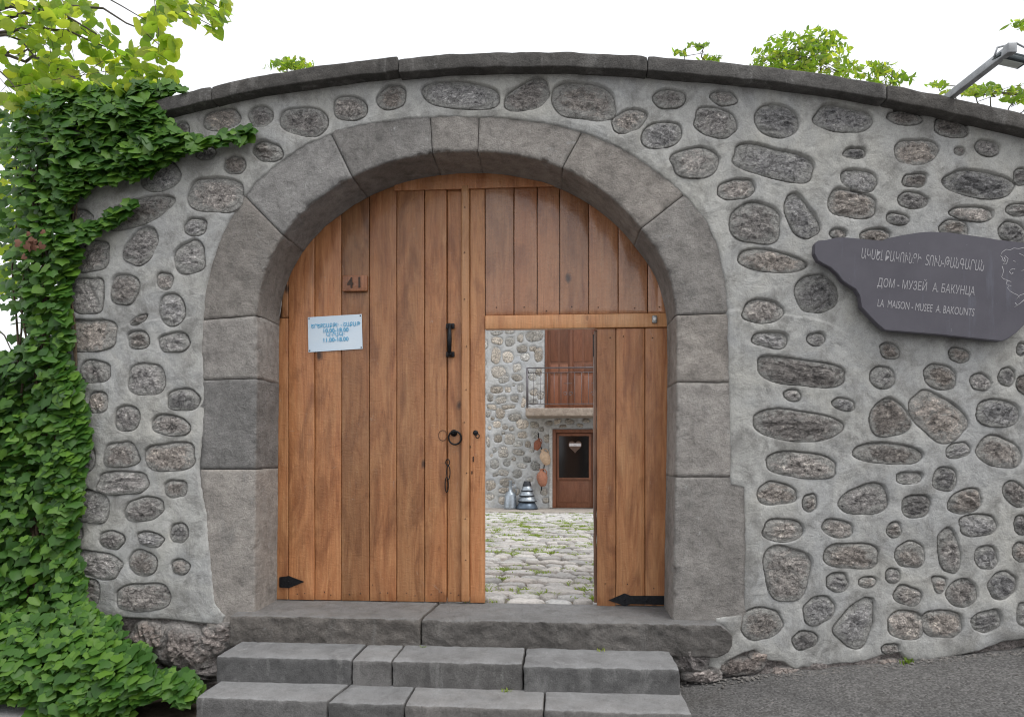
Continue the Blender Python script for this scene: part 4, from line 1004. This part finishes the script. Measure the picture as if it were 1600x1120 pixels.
part('sheet', A + B, qf + [tuple(i + m0 for i in f[::-1]) for f in qf], PAPER, notice)
INK = m_plain('blue_ink', (.08, .38, .62), .6, 0, .1, 20, 0)
tilt = math.atan2(pcw[1][1] - pcw[0][1], pcw[1][0] - pcw[0][0])
for s, px, py, w, sz in (('ԵՐԵՔՇԱԲԹԻ - ՇԱԲԱԹ', 525, 508.5, 80, .042), ('10.00-18.00', 525, 516.5, 41, .042), ('ԿԻՐԱԿԻ', 525, 523.5, 30, .04), ('11.00-18.00', 525, 531, 41, .042)):
    text_mesh('lettering', s, INK, notice, (gx(px, py), GYF - .0095, gzv(px, py)), sz, tilt, width=w / 217., depth=.0004, bold=.0007)
for a, b in ((483.5, 498), (563.5, 493.5), (565, 543), (484.5, 548)):
    V, F = lathe([(.005, 0), (.005, .002), (.002, .004)], 8); V = [(gx(a, b) + x, GYF - .007 - z, gzv(a, b) + y) for x, y, z in V]; part('tack', V, F, IRON, notice)

# ------------------------------------------------------------------ name plaque on the wall
PQ = [(1273,381),(1278,376),(1291,375),(1307,371),(1325,371),(1344,373),(1366,375),(1379,376),(1388,372),(1412,367),(1438,363),(1456,362),(1482,363),(1512,367),(1547,372),(1556,374),(1600,379),(1634,384),(1646,402),(1640,440),(1628,478),(1604,504),
      (1588,520),(1574,530),(1565,533),(1534,530),(1469,523),(1383,516),(1372,507),(1359,494),(1346,480),(1343,462),(1337,452),(1324,444),(1316,438),(1309,428),(1298,418),(1286,412),(1278,407),(1272,396)]
PY = -.085
pq = [tuple(float(v) for v in at(a, b, PY)) for a, b in PQ]
M = Mat('plaque_stone', .42, .4); co = M.coord()
c = M.mix(M.ramp(M.noise(co, 4, 6, .6, .5), [(.3, 0.), (.7, 1.)]), (.068, .063, .078), (.092, .086, .103))
c = M.mix(M.ramp(M.noise(M.coord((9, 9, 1.2)), 1.5, 5, .6), [(.58, 0.), (.72, .35)]), c, (.15, .16, .20)); 
c = M.mix(M.ramp(M.noise(co, 55, 4, .7), [(.70, 0.), (.76, .8)]), c, (.3, .3, .32)); M.color(c)
M.bump(M.noise(co, 60, 6, .7), .12, .004)
plaque = tag(empty('stone_plaque', (float(at(1460, 450, PY)[0]), PY, float(at(1460, 450, PY)[1]))), 'dark purple-grey stone name plaque with ragged left edge on the rubble wall', 'plaque')
V, F = prism(pq, PY, PY + .045); o = part('slab', V, F, M.m, plaque, False); bevel_mesh(o.data, .004)
for a, b in ((1400, 470), (1560, 480), (1440, 385)):
    x_, z_ = at(a, b, 0); V, F = tube([(float(x_), -.05, float(z_)), (float(x_), .02, float(z_))], .012, 8); part('wall_pin', V, F, IRON, plaque)
ETCH = m_plain('etched_letters', (.36, .35, .365), .8, 0, .25, 200)
def etch(s, p0, p1, size, bold=.0, shear=0):
    a = at3(p0[0], p0[1], PY); b = at3(p1[0], p1[1], PY); c_ = (a + b) / 2
    text_mesh('lettering', s, ETCH, plaque, (c_.x, PY - .0016, c_.z), size, math.atan2(b.z - a.z, b.x - a.x), width=(b - a).length, depth=.0005, bold=bold)
etch('ԱԿՍԵԼ ԲԱԿՈՒՆՑԻ  ՏՈՒՆ-ԹԱՆԳԱՐԱՆ', (1346, 397), (1537, 417), .092)
etch('ДОМ - МУЗЕЙ', (1371, 442), (1448, 449), .076)
etch('А. БАКУНЦА', (1457, 450), (1523, 456), .076)
etch('LA  MAISON - MUSEE  A. BAKOUNTS', (1371, 474), (1522, 489), .068)
def ribbon(pts, w=.004):
    P = [at3(a, b, PY) for a, b in pts]; V, F = tube([(p.x, PY - .0003, p.z) for p in P], w * .5, 5); V = [(v[0], PY + (v[1] - PY) * .3, v[2]) for v in V]; return V, F
lines = [[(1566,416),(1568,424),(1565,433),(1568,436),(1574,438)], [(1574,438),(1572,444),(1577,446),(1574,450),(1578,455),(1585,459),(1590,461),(1593,466)], [(1563,400),(1566,394),(1572,390),(1578,391),(1584,388),(1592,389),(1600,387),(1612,390),(1622,400),(1626,414)],
         [(1563,400),(1567,403),(1565,407),(1571,408),(1567,413),(1573,412),(1575,404),(1570,400)], [(1566,404),(1570,411)], [(1569,402),(1572,411)], [(1577,424),(1582,420),(1586,421)], [(1577,424),(1580,429),(1583,426)], [(1583,408),(1587,409)], [(1574,438),(1580,441)],
         [(1580,447),(1577,446)], [(1588,468),(1593,462),(1600,459),(1606,452)], [(1585,480),(1594,474),(1602,467)], [(1586,473),(1590,478)], [(1596,424),(1602,420),(1605,428),(1600,436)], [(1592,396),(1600,400),(1610,398)], [(1606,452),(1612,440),(1616,428)]]
V, F = join(*[ribbon(l, .0045) for l in lines]); part('portrait_etching', V, F, ETCH, plaque)

# ------------------------------------------------------------------ floodlight on the coping
LX, LZ = at(1478, 139, -.03); LX, LZ = float(LX), float(LZ)
fl = tag(empty('floodlight', (LX, -.03, LZ)), 'floodlight on a square steel arm standing out from the coping', 'floodlight')
GALV = m_plain('galvanised_steel', (.36, .37, .38), .5, .4, .35, 12); HEADM = m_plain('lamp_housing', (.07, .085, .09), .5, .3)
P0 = Vector((LX, .12, LZ - .055)); P1 = at3(1580, 76, -.54)
def bar(p, q_, w, h, name, mat, parent, roll=0):
    t = (q_ - p); L = t.length; V, F = rbox(w, L, h, 1, 1, 1, .004)
    Mx = t.normalized().to_track_quat('Y', 'Z').to_matrix(); c_ = (p + q_) / 2
    return part(name, [c_ + Mx @ Vector(v) for v in V], F, mat, parent)
arm = bar(P0, P1, .042, .046, 'arm', GALV, fl)
d_ = (P1 - P0).normalized(); pivot = P1 - d_ * .05
o = bar(P1 - d_ * .03, P1 + d_ * .012, .050, .054, 'end_cap', GALV, fl)
hc_ = at3(1577, 95, -.45)
Hr = Matrix.Rotation(math.radians(16), 3, 'Y') @ Matrix.Rotation(math.radians(9), 3, 'X')
V, F = rbox(.165, .095, .022, 2, 2, 1, .005); head = part('lamp_head', [hc_ + Hr @ Vector(v) for v in V], F, HEADM, fl)
V, F = rbox(.13, .065, .004, 1, 1, 1, .001); LG = Mat('lamp_glass', .15, .5); LG.color((.60, .64, .60))
o = part('lamp_glass', [hc_ + Hr @ (Vector(v) + Vector((0, 0, -.0145))) for v in V], F, LG.m, head); o.matrix_parent_inverse = Matrix()
for k in range(7):
    V, F = rbox(.15, .004, .012, 1, 1, 1, .001); o = part('cooling_fin', [hc_ + Hr @ (Vector(v) + Vector((0, -.042 + k * .014, .017))) for v in V], F, HEADM, head); o.matrix_parent_inverse = Matrix()
br = [hc_ + Hr @ Vector((.085, 0, 0)), hc_ + Hr @ Vector((.087, 0, .075)), hc_ + Hr @ Vector((.0, 0, .095)), hc_ + Hr @ Vector((-.087, 0, .05)), hc_ + Hr @ Vector((-.085, 0, 0))]
V, F = tube(br, .006, 6); part('bracket', V, F, GALV, fl)

# ================================================================== PLANTS
def leaf_shape(kind):
    if kind == 'ivy': half = [(0, -.05), (.20, -.27), (.46, -.20), (.43, .04), (.45, .26), (.22, .40), (0, .70)]
    elif kind == 'heart': half = [(0, -.10), (.22, -.26), (.44, -.10), (.40, .20), (.20, .48), (0, .66)]
    elif kind == 'round': half = [(0, -.42), (.26, -.36), (.44, -.08), (.42, .20), (.22, .46), (0, .62)]
    elif kind == 'small': half = [(0, -.45), (.2, -.25), (.27, .02), (.17, .30), (0, .5)]
    else: half = [(0, -.5), (.13, -.28), (.19, .02), (.14, .30), (0, .58)]
    pts = half + [(-x, y) for x, y in half[-2:0:-1]]
    V = [(0, .1, .05)] + [(x, y, .05 - .28 * abs(x) - .16 * max(0, y) ** 2) for x, y in pts]; n = len(pts)
    return np.array(V), np.array([(0, 1 + i, 1 + (i + 1) % n) for i in range(n)])
def frame(nrm, up):
    n = nrm / np.linalg.norm(nrm, axis=1, keepdims=True); x = np.cross(up, n); x /= np.maximum(np.linalg.norm(x, axis=1, keepdims=True), 1e-6); y = np.cross(n, x)
    return np.stack([x, y, n], 2)                               # columns
def scatter_mesh(name, shape, P, Rm, S, rnd):
    V0, F0 = shape; n = len(P); m = len(V0)
    V = np.einsum('nij,mj->nmi', Rm, V0) * S[:, None, None] + P[:, None, :]
    F = (F0[None] + (np.arange(n) * m)[:, None, None]).reshape(-1, 3)
    me = mesh_np(name, V.reshape(-1, 3), F, True)
    a = me.attributes.new('rnd', 'FLOAT', 'POINT'); a.data.foreach_set('value', np.repeat(rnd, m).astype(np.float32))
    return me
def add_leaves(parent, shapes, mat, P, Rm, S, rnd, nobj=300, pick=None):
    """the leaves that show largest as parts of their own, the rest as one part"""
    idx = np.arange(len(P)); pid = np.array([hash((i * 2654435761) % 97) % len(shapes) for i in idx])
    order = np.argsort(-(pick if pick is not None else S)); main = set(order[:nobj].tolist())
    proto = []
    for sh in shapes:
        me = mesh_np('leaf', sh[0], sh[1], True); me.materials.append(mat); a = me.attributes.new('rnd', 'FLOAT', 'POINT'); a.data.foreach_set('value', np.full(len(sh[0]), 0., np.float32)); proto.append(me)
    inv = Matrix.Translation(-world_loc(parent))
    for i in order[:nobj]:
        o = bpy.data.objects.new('leaf', proto[pid[i]]); col.objects.link(o); o.parent = parent; o.matrix_parent_inverse = inv
        Mx = Matrix(Rm[i].tolist()).to_4x4(); Mx.translation = Vector(P[i].tolist()); o.matrix_basis = Mx @ Matrix.Scale(float(S[i]), 4)
    restm = np.array([i not in main for i in idx])
    for k, sh in enumerate(shapes):
        w = restm & (pid == k)
        if w.any():
            o = obj('foliage', scatter_mesh('foliage', sh, P[w], Rm[w], S[w], rnd[w]), mat, parent); o.matrix_parent_inverse = inv; tag(o, kind='stuff')

# ---- ivy
IVY = m_leaf('ivy_leaf', (.028, .088, .012), (.055, .145, .018), (.12, .24, .028), .25, .48)
ivy = tag(empty('ivy', (-2.8, -.1, -.64)), 'dark green ivy covering the left end of the rubble wall', 'ivy')
IP = [(-190, 190), (-20, 172), (30, 158), (62, 148), (90, 130), (118, 142), (150, 126), (185, 138), (215, 118), (245, 130), (262, 122), (292, 138), (245, 158), (262, 185), (290, 208), (330, 213), (393, 194), (399, 212), (372, 222), (330, 228), (272, 245), (235, 275), (190, 283), (150, 287), (125, 302), (108, 330), (104, 352), (150, 343), (208, 306),
      (217, 322), (168, 355), (128, 380), (126, 402), (112, 430), (107, 480), (114, 520), (110, 560), (127, 600), (135, 640), (139, 680), (131, 740), (126, 780), (118, 850), (129, 890), (132, 930), (150, 955), (182, 962), (195, 1000), (232, 1008), (242, 1040), (300, 1052), (318, 1075),
      (292, 1102), (252, 1082), (215, 1100), (190, 1135), (70, 1140), (40, 1096), (-190, 1088)]
n0 = 48000
px = NR.uniform(-190, 400, n0); py = NR.uniform(125, 1140, n0)
sd = poly_sdf(px, py, IP); hole = poly_sdf(px, py, [(-80, 478), (38, 488), (46, 520), (24, 548), (-80, 565)])
hole2 = poly_sdf(px, py, [(105, 195), (138, 190), (140, 215), (112, 222)])
keep = (sd > 1) & ~((hole > 0) & (NR.rand(n0) < .93)) & ~((hole2 > 0) & (NR.rand(n0) < .7)) & ~((px < 34) & (py < 540) & (NR.rand(n0) < .45 + .45 * (34 - px) / 34.))
px, py, sd = px[keep][:15500], py[keep][:15500], sd[keep][:15500]; n1 = len(px)
mound = sstep(885, 1090, py); lay = NR.rand(n1)
surf = .07 + .06 * fbm(px / 34., py / 34., 91, 3) + np.clip(sd, 0, 40) / 40. * .07 + mound * .38
yv = -(surf * (1 - .75 * lay ** 1.5) + .012)
off_end = px < 88
yv = np.where(off_end & (mound < .3), -.16 + NR.rand(n1) * .55, yv)
Xv, Zv = at(px, py, yv)
Zv = np.maximum(Zv, street_z(Xv, yv) + .03)
P = np.stack([Xv, yv, Zv], 1)
nrm = np.stack([NR.normal(0, .42, n1) + .1, -1 + NR.normal(0, .3, n1), .75 + NR.normal(0, .4, n1) + mound * .8], 1)
up = np.stack([NR.normal(0, .7, n1), np.full(n1, .4), np.ones(n1)], 1)
Rm = frame(nrm, -up * np.array([1, 1, 1])); S = NR.uniform(.045, .108, n1) * np.where(py > 940, .98, 1.0) * np.where(lay < .25, 1.12, .95)
infr = (px > 0) & (py < 1120) & (lay < .12)
add_leaves(ivy, [leaf_shape('ivy'), leaf_shape('heart'), leaf_shape('ivy')], IVY, P, Rm, S, NR.rand(n1), 300, S * np.where(infr, 10, 1) / (4.3 + yv))
STEM = m_plain('ivy_stem', (.10, .07, .045), .85, 0, .4, 30)
for k in range(16):
    x0 = R.uniform(46, 118); pts = []
    pyv = 1080 if k % 2 else 960; xx = x0
    while pyv > 190: pts.append(at3(xx, pyv, -.03 if xx > 95 else R.uniform(-.05, .2))); pyv -= R.uniform(30, 60); xx += R.uniform(-9, 9)
    V, F = tube(pts, [.011 - .007 * i / len(pts) for i in range(len(pts))], 6); part('stem', V, F, STEM, ivy)
for pl in ([(250, 205), (290, 222), (340, 221), (380, 210), (396, 203)], [(110, 350), (150, 348), (190, 325), (213, 312)], [(152, 150), (155, 200), (154, 260)], [(70, 860), (90, 900), (110, 960)]):
    V, F = tube([at3(a, b, -.05) for a, b in pl], .004, 5); part('stem', V, F, m_plain('green_stem', (.16, .20, .05), .7), ivy)
DEAD = m_leaf('dead_leaf', (.15, .065, .04), (.22, .11, .075), (.12, .05, .03), .15, .8)
sh = leaf_shape('ivy'); dm = mesh_np('dead_leaf', sh[0], sh[1]); dm.materials.append(DEAD); a = dm.attributes.new('rnd', 'FLOAT', 'POINT')
for k in range(18):
    o = bpy.data.objects.new('dead_leaf', dm); col.objects.link(o); o.parent = ivy; o.matrix_parent_inverse = Matrix.Translation(-world_loc(ivy))
    p_ = at3(R.gauss(46, 9), R.gauss(382, 8), R.uniform(-.3, -.22)); o.matrix_basis = Matrix.Translation(p_) @ Matrix.Rotation(R.uniform(1.1, 1.9), 4, 'X') @ Matrix.Rotation(R.uniform(0, 6), 4, 'Z') @ Matrix.Scale(R.uniform(.035, .06), 4)

# ---- trees
BARK = m_plain('bark', (.085, .07, .055), .9, 0, .45, 25, .6)
def clusters_leaves(cl, size, seed, upb=.5, dens=1.3):
    r = np.random.RandomState(seed); P = []
    for (cx, cy, rx, ry, n, y0, y1) in cl:
        n = int(n * dens); a = r.uniform(0, 6.283, n); q = np.sqrt(r.rand(n)) * (1 + .25 * np.sin(a * 3 + seed)); X = cx + q * rx * np.cos(a); Yp = cy + q * ry * np.sin(a); yv = r.uniform(y0, y1, n)
        x, z = at(X, Yp, yv); P.append(np.stack([x, yv, z], 1))
    P = np.concatenate(P); n = len(P)
    nrm = np.stack([r.normal(0, .7, n), r.normal(-.35, .6, n), r.normal(upb, .5, n)], 1); up = np.stack([r.normal(0, 1, n), r.normal(0, .6, n), r.normal(.7, .5, n)], 1)
    return P, frame(nrm, -up), r.uniform(size * .7, size * 1.25, n), r.rand(n)
def tree(name, label, cat, base, top, trunk_r, cl, shapes, mat, size, seed, nobj, group=None, dens=2.5, upb=.5):
    t = tag(empty(name, base), label, cat, group)
    b, tp = Vector(base), Vector(top); r = random.Random(seed)
    pts = [b.lerp(tp, f) + Vector((r.uniform(-.05, .05), r.uniform(-.05, .05), 0)) * (f > 0) for f in np.linspace(0, 1, 8)]
    pts[0].z -= .1
    V, F = tube(pts, [trunk_r * (1 - .6 * f) for f in np.linspace(0, 1, 8)], 10); trunk = part('trunk', V, F, BARK, t)
    P, Rm, S, rn = clusters_leaves(cl, size, seed, upb, dens)
    for (cx, cy, rx, ry, n, y0, y1) in cl:
        c_ = at3(cx, cy, (y0 + y1) / 2); s_ = min(pts[3:], key=lambda p: (p - c_ - Vector((0, 0, .5))).length); m_ = s_.lerp(c_, .5) + Vector((r.uniform(-.1, .1), 0, r.uniform(.02, .15)))
        LN = (c_ - s_).length; bow = Vector((r.uniform(-.05, .05), r.uniform(-.12, .12), r.uniform(.10, .2))) * LN
        cp = [s_.lerp(c_, f) + bow * (4 * f * (1 - f)) + Vector((r.uniform(-1, 1), r.uniform(-1, 1), r.uniform(-1, 1))) * .03 * (0 < f < 1) for f in np.linspace(0, 1, 12)]; m_ = cp[7]
        V, F = tube(cp, list(np.linspace(trunk_r * .2, .0025, 12)), 7); part('limb', V, F, BARK, t)
        tv = []
        for k in range(max(2, n // 7)):
            e_ = P[r.randrange(len(P))]; e_ = Vector(e_.tolist())
            if (e_ - c_).length < .75: tv.append(tube([m_.lerp(c_, r.uniform(.3, 1)), (m_.lerp(c_, .8) + e_) / 2 + Vector((0, 0, .02)), e_], [.003, .002, .0012], 5))
        if tv: V, F = join(*tv); part('twig', V, F, BARK, t)
    add_leaves(t, shapes, mat, P, Rm, S, rn, nobj, None)
    return t
YG = m_leaf('sunny_leaf', (.13, .23, .04), (.23, .33, .055), (.38, .42, .085), .64, .5)
tree('broadleaf_tree', 'broadleaf tree with yellow-green leaves overhanging the ivy-covered wall end', 'tree', (-5.4, 1.4, -.9), (-5.0, 1.1, 5.4), .11,
     [(35, 25, 60, 40, 95, .1, 1.1), (110, 18, 45, 26, 50, .1, 1.0), (60, 95, 60, 40, 100, .2, 1.3), (150, 62, 34, 24, 34, .1, .8), (205, 95, 40, 26, 50, 0., .6), (238, 38, 26, 24, 26, 0, .5), (290, 12, 44, 22, 46, -.1, .5), (345, 14, 26, 24, 26, -.1, .3),
      (330, 40, 14, 12, 8, -.1, .2), (258, 78, 22, 22, 20, 0, .4), (110, 125, 80, 30, 120, .2, 1.1), (225, 122, 60, 16, 60, .05, .5), (150, 138, 100, 14, 70, -.12, .1), (40, 160, 40, 16, 40, -.1, .3), (12, 200, 34, 70, 90, .5, 1.4), (6, 330, 26, 70, 70, .6, 1.4), (8, 440, 22, 26, 26, .6, 1.3), (-70, 90, 60, 110, 160, .2, 1.4), (-80, 330, 60, 140, 160, .5, 1.4), (40, 575, 60, 30, 40, .5, 1.2)],
     [leaf_shape('round'), leaf_shape('heart')], YG, .094, 61, 300, dens=1.12)
BG = m_leaf('shrub_leaf', (.12, .22, .035), (.20, .31, .05), (.33, .38, .07), .6, .5)
sl = [leaf_shape('lance'), leaf_shape('small')]
def shr(name, label, px, Y, zt, cl, seed, cat='tree', size=.062, nobj=60):
    x = float(at(px, 100, Y)[0]); tree(name, label, cat, (x, Y, float(court_z(Y)) - .02), (x + .05, Y, zt), .05, cl, sl, BG, size, seed, nobj, 'young trees behind the wall')
shr('young_tree', 'bushy young tree rising highest above the coping behind the wall', 1250, 1.2, 3.75, [(1255, 84, 62, 30, 190, .9, 1.5), (1285, 62, 30, 18, 50, 1.0, 1.4), (1205, 92, 34, 16, 60, .9, 1.5), (1322, 105, 22, 14, 30, 1., 1.4), (1240, 120, 90, 18, 120, .9, 1.5)], 71, nobj=150)
shr('young_tree', 'thin sprig of young tree above the coping beside the bushy one', 1380, 1.3, 3.55, [(1378, 106, 22, 9, 30, 1.1, 1.4), (1385, 125, 40, 14, 40, 1.1, 1.4)], 72, nobj=30)
shr('young_tree', 'sparse twig with two leaf tufts above the middle of the coping', 1088, 1.2, 3.9, [(1092, 71, 16, 4, 12, 1.1, 1.3), (1062, 82, 14, 4, 8, 1.1, 1.3), (1110, 92, 22, 7, 14, 1.1, 1.3)], 73, nobj=20)
shr('young_tree', 'small leafy sprig over the coping left of the keystone', 452, 1.1, 3.75, [(455, 99, 26, 9, 34, .9, 1.2), (445, 105, 30, 8, 26, .9, 1.2), (482, 100, 14, 6, 8, .9, 1.2)], 74, nobj=30)
shr('young_tree', 'leafy young tree behind the coping at the floodlight arm', 1540, 1.4, 3.45, [(1515, 143, 36, 8, 50, 1.2, 1.6), (1545, 140, 26, 8, 34, 1.2, 1.6), (1592, 148, 26, 14, 50, 1.2, 1.6), (1465, 132, 16, 4, 14, 1.2, 1.6), (1640, 150, 40, 24, 80, 1.2, 1.6)], 75, nobj=90)
shr('young_tree', 'taller tree whose leafy tip reaches in above the floodlight', 1800, 1.4, 4.3, [(1590, 40, 20, 8, 16, 1.2, 1.5), (1640, 46, 34, 22, 50, 1.2, 1.5), (1730, 40, 60, 40, 90, 1.2, 1.6), (1790, 90, 60, 50, 90, 1.2, 1.6)], 76, nobj=60)

# ---- earth and kerb under the ivy
ex = np.arange(-4.2, -1.50, .05); ey = np.arange(-1.15, -.0, .05); EX, EY = np.meshgrid(ex, ey, indexing='ij')
EZ = street_z(EX, EY) + .03 + .03 * fbm(EX * 3, EY * 3, 44, 4) - .06 * sstep(-.75, -1.12, EY); I = np.arange(EX.size).reshape(EX.shape)
tag(obj('soil', mesh_np('soil', np.stack([EX, EY, EZ], -1).reshape(-1, 3), np.stack([I[:-1, :-1], I[1:, :-1], I[1:, 1:], I[:-1, 1:]], -1).reshape(-1, 4)), SOIL), kind='structure', label='dark bare soil below the ivy')
kx, ky = gz(86, 1094, -.545)
V, F = rbox(1.5, .34, .16, 30, 8, 4, .012); n_ = .006 * fbm(V[:, 0] * 9, V[:, 1] * 9, 2, 4)
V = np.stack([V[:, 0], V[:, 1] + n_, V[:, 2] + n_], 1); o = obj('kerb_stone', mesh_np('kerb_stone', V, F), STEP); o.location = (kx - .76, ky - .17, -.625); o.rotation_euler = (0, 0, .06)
tag(o, 'flat grey kerb slab lying at the foot of the ivy', 'kerb')
# ---- loose grit along the foot of the wall
rq = np.random.RandomState(8); QV, QF = [], []
for k in range(900):
    if k < 620: gx_ = rq.uniform(1.36, 3.9); gy_ = -abs(rq.normal(0, .05)) - .01
    else: gx_ = rq.uniform(-1.0, 4.2); gy_ = -rq.uniform(.75, 1.6) if gx_ < 1.4 else -rq.uniform(.05, 1.4)
    sz = rq.uniform(.003, .011) * (1.5 if k < 200 else 1); o_ = len(QV); zz = float(street_z(gx_, gy_)) + sz * .3
    for d_ in ((1, 0, 0), (-1, 0, 0), (0, 1, 0), (0, -1, 0), (0, 0, .7), (0, 0, -.7)): QV.append((gx_ + d_[0] * sz * rq.uniform(.6, 1.4), gy_ + d_[1] * sz * rq.uniform(.6, 1.4), zz + d_[2] * sz * rq.uniform(.6, 1.2)))
    for f in ((0, 2, 4), (2, 1, 4), (1, 3, 4), (3, 0, 4), (2, 0, 5), (1, 2, 5), (3, 1, 5), (0, 3, 5)): QF.append(tuple(o_ + i for i in f))
tag(obj('gravel', mesh_np('gravel', QV, QF, False), m_plain('grit', (.16, .15, .14), .9, 0, .5, 40)), 'loose grit lying where the asphalt meets the wall', 'gravel', kind='stuff')
# ---- small weeds on the steps
def weed(px, py, z, n, h, label, yoff=0):
    x, y = gz(px, py, z); global GV, GF; GV, GF = [], []; r = random.Random(int(px))
    for k in range(n): blade(r.gauss(0, .012), r.gauss(0, .008), 0, r.uniform(h * .5, h), r.uniform(0, 6.28), r.uniform(.01, h * .9))
    o = obj('weed', mesh_np('weed', GV, GF, False), GRASS); o.location = (x, y + yoff, z - .004); tag(o, label, 'weed', 'weeds on the steps')
weed(791, 1079, z3, 9, .032, 'small green weed at the joint foot of the middle step'); weed(938, 1016, z2 - .004, 8, .024, 'tiny green weed below the rough threshold face'); weed(662, 1010, z2, 6, .02, 'tiny weed under the threshold joint')
x_, z_ = at(1418, 1040, -.04); GV, GF = [], []
for k in range(26): blade(R.gauss(0, .02), R.gauss(0, .012), 0, R.uniform(.02, .05), R.uniform(0, 6.28), R.uniform(.01, .04))
o = obj('weed', mesh_np('weed', GV, GF, False), GRASS); o.location = (float(x_), -.04, float(street_z(x_, -.04)) - .004); tag(o, 'low green weed where the asphalt meets the render', 'weed')
bpy.context.view_layer.update()
